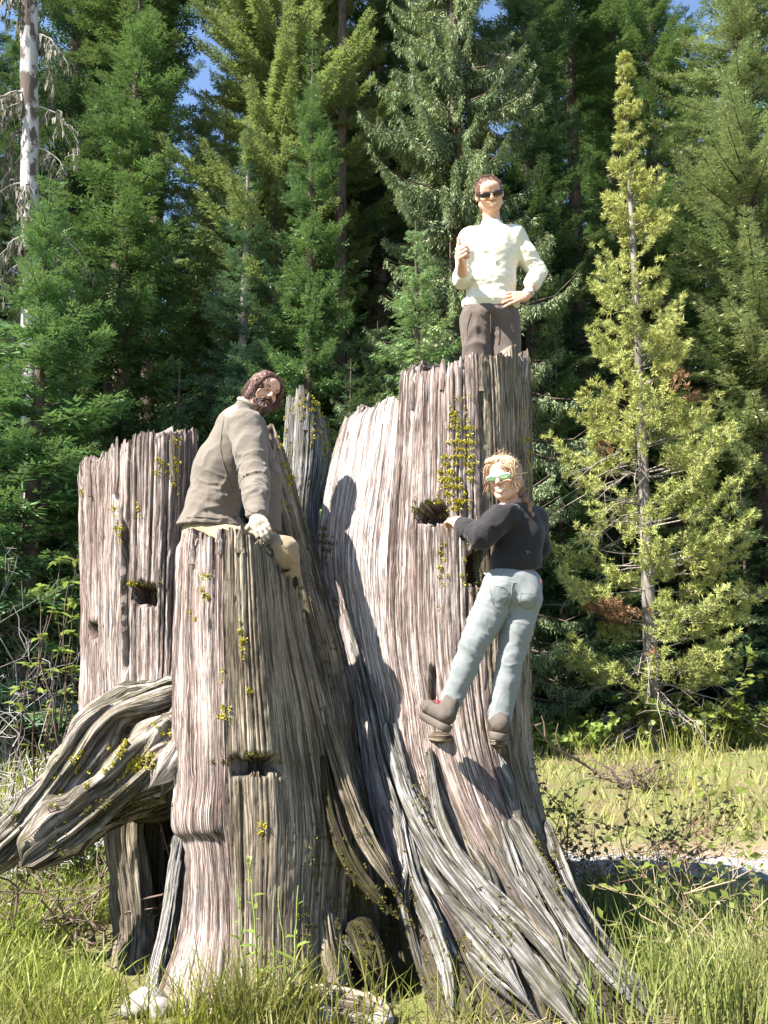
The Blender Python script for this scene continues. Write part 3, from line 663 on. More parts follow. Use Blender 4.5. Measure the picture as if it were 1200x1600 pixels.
# ------------------------------------------------------------------ people: bodies grown from a distance field
def surfnets(D, ax):
    S = D < 0
    c = np.zeros(tuple(n - 1 for n in D.shape), np.int8)
    for dx in (0, 1):
        for dy in (0, 1):
            for dz in (0, 1):
                c += S[dx:D.shape[0] - 1 + dx, dy:D.shape[1] - 1 + dy, dz:D.shape[2] - 1 + dz]
    I = np.argwhere((c > 0) & (c < 8))
    idx = np.full(c.shape, -1, np.int64); idx[I[:, 0], I[:, 1], I[:, 2]] = np.arange(len(I))
    pos = np.zeros((len(I), 3)); cnt = np.zeros(len(I))
    cor = [(x, y, z) for x in (0, 1) for y in (0, 1) for z in (0, 1)]
    val = {q: D[I[:, 0] + q[0], I[:, 1] + q[1], I[:, 2] + q[2]] for q in cor}
    for a in cor:
        for k in range(3):
            if a[k] == 0:
                b = list(a); b[k] = 1; b = tuple(b)
                va, vb = val[a], val[b]; m = (va < 0) != (vb < 0)
                t = np.where(m, va / np.where(va - vb == 0, 1, va - vb), 0)
                p = np.tile(np.array(a, float), (len(I), 1)); p[:, k] += t
                pos[m] += p[m]; cnt[m] += 1
    pos /= cnt[:, None]
    V = np.stack([ax[k][0] + (I[:, k] + pos[:, k]) * (ax[k][1] - ax[k][0]) for k in range(3)], -1)
    Fs = []
    for k in range(3):
        a, b = [(1, 2), (2, 0), (0, 1)][k]
        sl0 = [slice(1, -1)] * 3; sl1 = [slice(1, -1)] * 3
        sl0[k] = slice(0, -1); sl1[k] = slice(1, None)
        s0, s1 = S[tuple(sl0)], S[tuple(sl1)]
        J = np.argwhere(s0 != s1)
        if not len(J): continue
        fl = s0[J[:, 0], J[:, 1], J[:, 2]]
        base = J.copy(); base[:, a] += 1; base[:, b] += 1
        def cell(da, db):
            q = base.copy(); q[:, a] += da; q[:, b] += db
            return idx[q[:, 0], q[:, 1], q[:, 2]]
        q = np.stack([cell(-1, -1), cell(0, -1), cell(0, 0), cell(-1, 0)], -1)
        q[~fl] = q[~fl][:, ::-1]; Fs.append(q)
    F = np.concatenate(Fs)
    return V, F[(F >= 0).all(1)]
def vnormals(V, F):
    n = np.cross(V[F[:, 2]] - V[F[:, 0]], V[F[:, 3]] - V[F[:, 1]]); N = np.zeros_like(V)
    for k in range(4): np.add.at(N, F[:, k], n)
    return nrm(N)

class Field:
    def __init__(s): s.ops = []
    def cone(s, a, b, ra, rb=None, k=.02, sub=False, M=None):
        a, b = np.asarray(a, float), np.asarray(b, float); rb = ra if rb is None else rb
        if M is not None: a, b = (M @ np.r_[a, 1])[:3], (M @ np.r_[b, 1])[:3]
        r = max(ra, rb); s.ops.append(('c', (a, b, ra, rb), np.minimum(a, b) - r, np.maximum(a, b) + r, k, sub)); return s
    def chain(s, pts, k=.02):
        for p, q in zip(pts[:-1], pts[1:]): s.cone(p[0], q[0], p[1], q[1], k)
        return s
    def ell(s, c, r, M=None, k=.02, sub=False, rot=None):
        L = np.eye(4); L[:3, 3] = c
        if rot is not None: L[:3, :3] = np.array(rot)
        if M is not None: L = M @ L
        r = np.asarray(r, float); e = np.abs(L[:3, :3]) @ r
        s.ops.append(('e', (np.linalg.inv(L), r), L[:3, 3] - e, L[:3, 3] + e, k, sub)); return s
    def clip(s, p, n):
        s.ops.append(('p', (np.asarray(p, float), nrm(n)), None, None, 0, False)); return s
    def mesh(s, h, disp=None, lo=None, hi=None):
        pr = [o for o in s.ops if o[0] != 'p' and not o[5]]
        lo = np.min([o[2] for o in pr], 0) - 3 * h if lo is None else np.asarray(lo, float)
        hi = np.max([o[3] for o in pr], 0) + 3 * h if hi is None else np.asarray(hi, float)
        ax = [np.arange(lo[k], hi[k] + h, h) for k in range(3)]
        D = np.full([len(a) for a in ax], .2, np.float32)
        for kind, g, l, u, k, sub in s.ops:
            if kind == 'p':
                q = ((ax[0] - g[0][0]) * g[1][0])[:, None, None] + ((ax[1] - g[0][1]) * g[1][1])[None, :, None] + ((ax[2] - g[0][2]) * g[1][2])[None, None, :]
                np.maximum(D, q.astype(np.float32), out=D); continue
            m = k + 4 * h; sl = []
            for i in range(3):
                a0, a1 = np.searchsorted(ax[i], [l[i] - m, u[i] + m]); sl.append(slice(a0, a1))
            sl = tuple(sl)
            if any(q.stop - q.start < 1 for q in sl): continue
            X, Y, Z = np.meshgrid(*[ax[i][sl[i]] for i in range(3)], indexing='ij', sparse=True)
            if kind == 'c':
                a, b, ra, rb = g; ab = b - a; L2 = max(ab @ ab, 1e-9)
                t = np.clip(((X - a[0]) * ab[0] + (Y - a[1]) * ab[1] + (Z - a[2]) * ab[2]) / L2, 0, 1)
                d = np.sqrt((X - a[0] - t * ab[0]) ** 2 + (Y - a[1] - t * ab[1]) ** 2 + (Z - a[2] - t * ab[2]) ** 2) - (ra + (rb - ra) * t)
            else:
                Mi, r = g
                q = [Mi[i, 0] * X + Mi[i, 1] * Y + Mi[i, 2] * Z + Mi[i, 3] for i in range(3)]
                k0 = np.sqrt(sum((q[i] / r[i]) ** 2 for i in range(3))); k1 = np.sqrt(sum((q[i] / r[i] ** 2) ** 2 for i in range(3)))
                d = k0 * (k0 - 1) / np.maximum(k1, 1e-6)
            d = d.astype(np.float32); O = D[sl]
            if sub: d = -d; e = np.maximum(k - np.abs(O - d), 0) / max(k, 1e-6); D[sl] = np.maximum(O, d) + e * e * k * .25
            else: e = np.maximum(k - np.abs(O - d), 0) / max(k, 1e-6); D[sl] = np.minimum(O, d) - e * e * k * .25
        V, F = surfnets(D, ax)
        if disp is not None:
            N = vnormals(V, F); V = V + N * disp(V, N)[:, None]
        return V, F

def head_matrix(c, yaw=0, pitch=0, roll=0):
    """Local axes: x to the person's own right, y out of the face, z up; yaw 0 faces the camera."""
    M = Matrix.Translation(Vector(c)) @ Matrix.Rotation(math.pi + math.radians(yaw), 4, 'Z') @ Matrix.Rotation(math.radians(pitch), 4, 'X') @ Matrix.Rotation(math.radians(roll), 4, 'Y')
    return np.array(M)
def tf(M, p): return np.asarray(p, float) @ M[:3, :3].T + M[:3, 3]

def add_head(f, M, jaw=1.0, smile=True, fem=False):
    f.ell((0, -.012, .030), (.0735, .094, .086), M, .01)
    f.ell((0, .026, -.040), (.058 * jaw, .060, .072), M, .02)
    f.ell((0, .060, -.092), (.026 * jaw, .024, .020), M, .016)
    for s in (-1, 1):
        f.ell((s * .040, .052, -.026), (.024, .026, .024), M, .014)
        f.cone((s * .052, .0, -.060), (s * .022, .055, -.090), .026 * jaw, .020, .018, M=M)
        f.cone((s * .046, .066, .028), (s * .012, .084, .024), .011, .011, .010, M=M)
    f.ell((0, .055, .052), (.055, .036, .042), M, .02)
    for s in (-1, 1): f.ell((s * .033, .096, .006), (.019, .019, .012), M, .008, sub=True)
    f.cone((0, .082, .020), (0, .106, -.018), .0085, .0125, .008, M=M)
    for s in (-1, 1): f.ell((s * .011, .096, -.024), (.009, .011, .008), M, .005)
    # lips and mouth
    wd = .027 if smile else .022; up = .006 if smile else -.001
    f.cone((-wd, .080, -.052 + up), (0, .092, -.052), .006, .0075, .006, M=M); f.cone((wd, .080, -.052 + up), (0, .092, -.052), .006, .0075, .006, M=M)
    f.cone((-wd, .078, -.066 + up), (0, .090, -.070), .006, .0085, .006, M=M); f.cone((wd, .078, -.066 + up), (0, .090, -.070), .006, .0085, .006, M=M)
    for s in (-1, 1): f.cone((s * wd, .088, -.059 + up), (0, .099, -.061), .0035, .0045, .004, sub=True, M=M)
    for s in (-1, 1):
        f.ell((s * .076, -.012, -.004), (.010, .020, .031), M, .008, rot=Matrix.Rotation(s * .35, 3, 'Z'))
        f.ell((s * .082, -.006, .0), (.006, .010, .017), M, .005, sub=True)
    return f

def add_hand(f, wrist, d, n, thumb, curl, spread=.1, size=1., tcurl=.5, k=.005, fat=0., tdir=None):
    """d: wrist to knuckles; n: way the palm faces; thumb: +1/-1 side along d x n."""
    d = nrm(d); n = np.asarray(n, float); n = nrm(n - d * (n @ d)); wv = np.cross(d, n) * thumb
    wrist = np.asarray(wrist, float)
    for i, (o, ln, pl) in enumerate([(.030, .92, .080), (.010, 1.0, .085), (-.010, .95, .081), (-.029, .76, .074)]):
        kn = wrist + (d * pl + wv * o) * size
        f.cone(wrist + (wv * o * .55 + d * .012) * size, kn, .0155 * size + fat, .0115 * size + fat, .012)
        c = curl[i] if hasattr(curl, '__len__') else curl
        dd = nrm(d + wv * spread * (1.5 - i) * .5); p = kn; ang = 0
        for j, (sl, r0, r1) in enumerate([(.045, .0100, .0092), (.028, .0092, .0085), (.022, .0085, .0070)]):
            ang += c * (.9 if j == 0 else 1.05)
            q = p + (dd * math.cos(ang) + n * math.sin(ang)) * sl * ln * size
            f.cone(p, q, r0 * size + fat, r1 * size + fat, k); p = q
    b = wrist + (wv * .020 + d * .018 + n * .006) * size
    td = nrm(tdir) if tdir is not None else nrm(d * .75 + wv * .75 + n * .35)
    p = b
    for j, (sl, r0, r1) in enumerate([(.042, .0155, .0125), (.033, .0122, .0105), (.027, .0105, .0080)]):
        dj = nrm(td + (d * .25 - wv * .5 + n * .3) * tcurl * j * .5)
        q = p + dj * sl * size; f.cone(p, q, r0 * size + fat, r1 * size + fat, .009 if j == 0 else k); p = q
    return f

def folds(dirs, amp=.006, sc=14, seed=0, sharp=1.):
    """Cloth folds: ridges running along the given direction, broken up by noise."""
    dr = nrm(dirs)
    def g(V, N):
        al = V @ dr; perp = V - al[:, None] * dr
        q = perp * sc + (al * sc * .28)[:, None] * dr
        a = 1 - 2 * np.abs(vn3(q + 1.2 * vn3(V * 5, seed + 3)[:, None], seed)); b = 1 - 2 * np.abs(vn3(q * 2.1 + 7, seed + 1))
        m = sstep(-.5, .5, vn3(V * 6, seed + 2))
        return amp * (np.sign(a) * np.abs(a) ** sharp * .8 + .45 * b) * (.35 + .65 * m)
    return g
def fsum(*g): return lambda V, N: sum(x(V, N) for x in g)
def crease(c, axis, amp, wl, rad, seed=0):
    """Irregular wrinkles lying across a limb near point c."""
    c = np.asarray(c, float); axis = nrm(axis)
    def g(V, N):
        q = V - c; al = (q @ axis)[:, None]; perp = q - al * axis; m = np.exp(-(np.linalg.norm(q, axis=1) / rad) ** 2)
        k = (al * axis * 1.0 + perp * .38) / wl + .35 * vn3(V * 14, seed + 5)[:, None]
        a = 1 - 2 * np.abs(vn3(k + seed, seed)); b = 1 - 2 * np.abs(vn3(k * 1.9 + 3, seed + 1))
        return amp * 1.5 * (np.clip(a, -.3, 1) ** 3 * .9 + .4 * b ** 3 - .1) * m
    return g
def front(o, px, py, off=0.):
    """Nearest surface point of object o seen at a photo pixel."""
    if 'cache' not in front.__dict__: front.cache = {}
    if o.name not in front.cache:
        V = np.empty(len(o.data.vertices) * 3, np.float32); o.data.vertices.foreach_get('co', V)
        q = o; t = np.zeros(3)
        while q is not None: t += np.array(q.location); q = q.parent
        V = V.reshape(-1, 3) + t; front.cache[o.name] = (V, *proj(V))
    V, x, y = front.cache[o.name]; d = (x - px) ** 2 + (y - py) ** 2
    c = np.where(d < max(9., d.min() * 1.2))[0]; p = V[c[np.argmin(V[c, 1])]]
    ray = p - np.array([0, 0, CAM_H]); return p - nrm(ray) * off
def seam(name, o, pix, r, mat, off=.0, n=26):
    q = cr(np.array([[a, b, 0] for a, b in pix], float), n)
    pth = np.array([front(o, a[0], a[1], off) for a in q]); k = np.array([.25, .5, .25])
    for _ in range(3): pth[1:-1] = pth[:-2] * .25 + pth[1:-1] * .5 + pth[2:] * .25
    V, F = tube(pth, r, 5); root_ = o
    while root_.parent is not None: root_ = root_.parent
    return part(name, V, F, mat, o, np.array(root_.location))

SKIN = NB('skin'); _v = SKIN.obj()
_c = SKIN.mix(SKIN.noise(_v, 14, 4), (.50, .27, .19), (.62, .37, .27)); _c = SKIN.mix(SKIN.ramp(SKIN.noise(_v, 60, 3), [(.5, 0.), (.75, .35)]), _c, (.48, .21, .15))
SKIN.surf(_c, .52, SKIN.bump(SKIN.noise(_v, 260, 3), .15, .002), .35, **{'Subsurface Weight': .08, 'Subsurface Radius': (.012, .005, .003)}); SKIN = SKIN.m
M_TEETH = plain('teeth', (.80, .77, .70), .3, .05); M_LIP = plain('lips', (.42, .16, .13), .45, .1)
M_LENS = NB('dark_lens'); M_LENS.surf((.012, .010, .010), .08, None, .6); M_LENS = M_LENS.m
M_FRAME = plain('sunglass_frame', (.02, .018, .018), .35, .1)
M_WFRAME = plain('pale_sunglass_frame', (.62, .62, .62), .35, .05)
M_MIRROR = NB('mirror_lens'); M_MIRROR.surf((.34, .52, .36), .10, None, .5, .9); M_MIRROR = M_MIRROR.m
M_STEEL = plain('steel', (.62, .62, .64), .3, .05, metal=.9)
def hair_mat(name, a, b_):
    b = NB(name); t = b.attr('tint'); b.surf(b.mix(t, a, b_), .55, None, .35); return b.m

def sdf_part(name, f, h, mat, parent, disp=None, origin=None, pt=None, **kw):
    V, F = f.mesh(h, disp, **kw); org = np.array(parent.matrix_world.translation if origin is None else origin) if parent else np.zeros(3)
    return part(name, V, F, mat, parent, org, pt={'tint': .5 + .4 * vn3(V * 90, 3)} if pt else None)

def ribbons(paths, widths, up=None):
    """Flat hair strands: list of (n,3) paths."""
    out = []
    for p, wd in zip(paths, widths):
        p = np.asarray(p, float); T = nrm(np.gradient(p, axis=0)); r = nrm(np.cross(T, np.array([.3, -1, .25]))); n = len(p)
        wv = wd * np.sqrt(np.clip(1.04 - np.linspace(0, 1, n) ** 2, 0, 1))[:, None]
        V = np.stack([p - r * wv, p + nrm(np.cross(r, T)) * wv * .45, p + r * wv], 1).reshape(-1, 3)
        out.append((V, grid_faces(n, 3)))
    return join(out)
def hair_strands(name, parent, M, roots, drops, n, wd, mat, seed, wave=.006, out=.006):
    """roots(R)->local start, drops(R,start)->list of local offsets along the strand."""
    R = np.random.default_rng(seed); ps, ws, tn = [], [], []
    for i in range(n):
        p = roots(R); q = np.array(drops(R, p)); k = 9
        path = cr(q, k); s = np.linspace(0, 1, k)[:, None]
        path = path + wave * s * np.stack([vn2(s[:, 0] * 3 + i, 1, seed), vn2(s[:, 0] * 3 + i, 5, seed), vn2(s[:, 0] * 3 + i, 9, seed)], -1)
        ps.append(tf(M, path)); ws.append(wd * R.uniform(.6, 1.3)); tn.append(np.full(k * 3, R.random()))
    V, F = ribbons(ps, ws)
    return part(name, V, F, mat, parent, np.array(parent.location), pt={'tint': np.concatenate(tn)})

def body_object(f, h, label, origin, **kw):
    V, F = f.mesh(h, **kw); o = np.asarray(origin, float)
    b = link('person', mesh_np('person', V - o, F, SKIN), None, tuple(o))
    bpy.context.view_layer.update()
    return tag(b, label, 'person')
def mat_part(name, V, F, M, mat, parent, **kw):
    return part(name, tf(M, V), F, mat, parent, np.array(parent.location), **kw)
def lens(x0, x1, z0, z1, y, tilt=0, th=.003, n=14, bow=.014, pw=2.6):
    """A rounded, bowed plate in head space."""
    a = np.linspace(0, 2 * np.pi, n * 2, endpoint=False)
    ca, sa = np.cos(a), np.sin(a)
    ex, ez = np.sign(ca) * np.abs(ca) ** (2 / pw), np.sign(sa) * np.abs(sa) ** (2 / pw)
    rings = []
    for dy, sc in ((0, .05), (0, .6), (0, 1.), (-th, 1.0), (-th, .05)):
        x = (x0 + x1) / 2 + (x1 - x0) / 2 * ex * sc; z = (z0 + z1) / 2 + (z1 - z0) / 2 * ez * sc
        rings.append(np.stack([x, y + dy - bow * (x / .07) ** 2, z + tilt * x], -1))
    V = np.concatenate(rings); return V, grid_faces(5, n * 2, True)
def sunglasses(parent, M, lensmat, framemat, hgt=.018, z=.008, y=.104):
    fr = []
    for s in (-1, 1):
        x0, x1 = sorted((s * .0055, s * .0695))
        fr.append(lens(x0, x1, z - hgt - .003, z + hgt * .85 + .0035, y - .0025, th=.004))
        fr.append(tube([(s * .068, y - .016, z + .008), (s * .079, y - .055, z + .008), (s * .081, -.01, z + .008), (s * .078, -.03, z - .01)], .0028, 6))
    fr.append(tube([(-.009, y, z + .006), (0, y + .004, z + .008), (.009, y, z + .006)], .003, 6))
    V, F = join(fr); g = mat_part('sunglasses', V, F, M, framemat, parent)
    for s in (-1, 1):
        x0, x1 = sorted((s * .008, s * .066))
        V, F = lens(x0, x1, z - hgt, z + hgt * .85, y)
        part('lens', tf(M, V), F, lensmat, g, np.array(parent.location))
    return g
# ---------------------------------------------------------------- standing man in the cream shirt
A3 = np.array
def man_standing():
    Y = 6.05
    hc = P(765, 304, Y - .05); M = head_matrix(hc, yaw=2, pitch=-29, roll=11) @ np.diag([1.12, 1.05, .94, 1])
    neck = P(769, 350, Y); sl, sr = P(734, 374, Y), P(805, 371, Y)              # picture-left and picture-right shoulder joints
    el, wl = P(722, 436, Y - .06), P(722, 411, Y - .25)
    er, wr = P(840, 424, Y + .02), P(823, 462, Y - .10)
    waist, hip = P(766, 462, Y), P(766, 500, Y + .02)
    chest = P(768, 400, Y)
    f = Field(); add_head(f, M, 1.0, True)
    f.cone(tf(M, (0, -.02, -.06)), neck + A3([0, .02, -.02]), .054, .060, .03)
    f.cone(sl, sr, .06, .06, .04); f.cone(chest, waist, .10, .10, .05)
    f.chain([(sl, .05), (el, .043), (wl, .030)], .02); f.chain([(sr, .05), (er, .043), (wr, .029)], .02)
    # thumbs up, knuckles toward the camera's left
    add_hand(f, wl, P(718, 399, Y - .32) - wl, A3([.75, .5, 0]), 1, 1.45, 0, 1.2, 0., tdir=(-.18, -.25, 1.))
    add_hand(f, wr, P(792, 466, Y - .13) - wr, A3([-.1, .9, -.1]), 1, [.18, .22, .25, .3], .25, 1.04, .3, tdir=(-.6, .5, .55))
    b = body_object(f, .0043, 'man in cream shirt and dark sunglasses standing atop the stump with thumb up', tuple(P(766, 560, Y)))
    bo = np.array(b.location)
    # shirt
    s = Field()
    s.cone(sl + A3([.02, 0, -.01]), sr + A3([-.02, 0, -.01]), .077, .077, .05)
    s.ell(chest, (.178, .118, .17), None, .06); s.ell(P(766, 440, Y), (.168, .115, .16), None, .06); s.ell(P(765, 474, Y), (.182, .125, .09), None, .05)
    s.cone(neck + A3([0, .02, -.06]), neck + A3([0, .015, .012]), .085, .064, .05)
    s.chain([(sl, .074), (sl * .5 + el * .5, .062), (el, .055)], .03); s.cone(el, el * .80 + wl * .20, .055, .050, .02)
    s.chain([(sr, .074), (sr * .5 + er * .5, .062), (er, .056)], .03); s.cone(er, er * .55 + wr * .45, .056, .048, .02)
    s.cone(er * .62 + wr * .38, er * .50 + wr * .50, .052, .048, .008)
    s.clip(P(766, 486, Y), (.03, 0, -1)); s.clip(neck + A3([0, 0, .020]), (0, -.3, 1))
    sag = crease(P(758, 462, Y - .1), (.25, 0, 1), .006, .05, .18, 5)
    dr = fsum(folds((.25, 0, 1), .012, 6, 21, 2.), folds((.6, 0, .6), .005, 13, 25, 2.), sag, crease(er, er - sr, .007, .05, .10, 7), crease(el, el - sl, .006, .045, .09, 8), crease(sl * .8 + chest * .2, (1, 0, -.6), .006, .06, .12, 9), crease(sr * .8 + chest * .2, (1, 0, .6), .006, .06, .12, 10))
    sh = sdf_part('shirt', s, .0068, cloth_mat('cream_knit', (.58, .545, .43), (.67, .635, .53)), b, dr)
    n = 40; a = np.linspace(0, 2 * np.pi, n, endpoint=False)
    V, F = tube(np.stack([neck[0] + .0655 * np.cos(a), neck[1] + .012 + .066 * np.sin(a), neck[2] + .018 + .022 * np.sin(a)], -1)[np.r_[0:n, 0]], .0065, 8)
    part('collar', V, F, cloth_mat('cream_rib', (.58, .54, .42)), sh, bo)
    # trousers down to the feet behind the rim
    t = Field(); hl, hr = P(745, 502, Y), P(788, 502, Y)
    kl, kr = hl + A3([-.01, -.03, -.46]), hr + A3([.015, -.03, -.46]); fl, fr = kl + A3([-.01, .02, -.42]), kr + A3([.01, .02, -.42])
    t.ell(P(766, 492, Y), (.170, .118, .12), None, .05)
    t.chain([(hl, .102), (kl, .080), (fl, .066)], .025); t.chain([(hr, .102), (kr, .080), (fr, .066)], .025); t.clip(P(766, 482, Y), (0, 0, 1)); t.clip(fl, (0, 0, -1))
    tr = sdf_part('trousers', t, .0100, cloth_mat('brown_canvas', (.075, .056, .046), (.115, .090, .076)), b, fsum(folds((0, 0, 1), .012, 10, 31), folds((.5, 0, 1), .006, 18, 33), crease(P(766, 500, Y - .1), (.4, 0, 1), .007, .05, .12, 3)))
    V, F = tube(np.array([P(766, 486, Y - .13) + A3([0, 0, .0]), P(767, 500, Y - .135), P(767, 520, Y - .12)]), .004, 6)
    part('fly_seam', V, F, plain('dark_thread', (.05, .04, .035)), tr, bo)
    for k, foot in enumerate((fl, fr)):
        g = Field(); g.cone(foot + A3([0, .02, 0]), foot + A3([0, -.13, -.045]), .052, .040, .03); g.cone(foot, foot + A3([0, 0, -.05]), .05, .05, .02); g.clip(foot + A3([0, 0, -.085]), (0, 0, -1))
        sdf_part('boot', g, .008, plain('brown_boot', (.12, .08, .05)), b)
    # seams
    th = plain('cream_thread', (.36, .33, .26), .9)
    seam('hem_seam', sh, [(722, 477), (745, 481), (775, 481), (803, 476)], .0035, th)
    seam('pocket_seam', tr, [(734, 490), (729, 508), (727, 524)], .0035, plain('trouser_thread', (.045, .034, .028), .9))
    seam('pocket_seam', tr, [(799, 490), (804, 508), (806, 524)], .0035, bpy.data.materials['trouser_thread'])
    # hair, glasses, smile
    hm = hair_mat('short_brown_hair', (.085, .042, .028), (.20, .11, .07))
    h = Field(); h.ell((0, -.016, .036), (.0815, .101, .090), M, .01); h.ell((0, .105, -.015), (.100, .090, .092), M, .012, sub=True); h.ell((0, .04, -.10), (.13, .10, .09), M, .01, sub=True); h.clip(tf(M, (0, 0, -.055)), M[:3, :3] @ A3([0, .25, -1]))
    hr_ = sdf_part('hair', h, .004, hm, b, lambda V, N: .002 * vn3(V * 60, 3) + .002 * vn3(V * 140, 4), pt=True)
    def rt(R):
        th, ph = R.uniform(0, 6.28), R.uniform(.0, 1.25); d = A3([math.cos(th) * math.sin(ph), math.sin(th) * math.sin(ph), math.cos(ph)])
        return A3([0, -.016, .036]) + d * A3([.080, .088 if d[1] > 0 else .100, .089])
    o = hair_strands('hair_tuft', b, M, rt, lambda R, p: [p - A3([0, 0, .004]), p + nrm(p) * .008 + A3([.004, .004, .002]), p + nrm(p) * .009 + A3([R.normal(.008, .004), R.normal(.010, .004), 0])], 520, .0018, hm, 5, .002)
    o.parent = hr_
    sunglasses(b, M, M_LENS, M_FRAME, .0175)
    x = np.linspace(-.024, .024, 12); zc = -.0605 + .008 * (x / .026) ** 2
    V = np.concatenate([np.stack([x, .0955 - .011 * (x / .026) ** 2, zc + .0045 * (1 - (x / .026) ** 2)], -1), np.stack([x, .0950 - .011 * (x / .026) ** 2, zc - .0055 * (1 - (x / .026) ** 2)], -1)])
    mat_part('teeth', V, grid_faces(2, 12), M, M_TEETH, b)
    st = Field(); st.ell((0, .058, -.083), (.052, .042, .035), M, .01); st.ell((0, .07, -.056), (.040, .06, .022), M, .008, sub=True)
    sdf_part('stubble', Field().cone((-.030, .077, -.041), (.030, .077, -.041), .003, .003, .004, M=M).cone((-.03, .077, -.041), (0, .093, -.041), .004, .006, .004, M=M).cone((.03, .077, -.041), (0, .093, -.041), .004, .006, .004, M=M), .003, plain('ginger_stubble', (.34, .19, .13), .9, .3, 200), b)
    # wristwatch
    wd = nrm(wr - er); c = wr - wd * .03; u1 = nrm(np.cross(wd, (0, 1, 0))); u2 = np.cross(wd, u1)
    a = np.linspace(0, 2 * np.pi, 25)
    V, F = tube(np.stack([c + .034 * math.cos(q) * u1 + .034 * math.sin(q) * u2 for q in a]), .0065, 6)
    wt = part('wristwatch', V, F, M_STEEL, b, bo)
    fc = c + nrm(A3([.2, -1, .3])) * .036; nn = nrm(A3([.2, -1, .3])); p1 = nrm(np.cross(nn, wd)); p2 = np.cross(nn, p1)
    ring = [np.stack([fc + nn * hh + r * (math.cos(q) * p1 + math.sin(q) * p2) for q in a[:-1]]) for hh, r in ((-.005, .021), (.004, .021), (.006, .017), (.006, .0005))]
    part('watch_face', np.concatenate(ring), grid_faces(4, 24, True), plain('watch_dial', (.55, .58, .72), .25), wt, bo)
man_standing()

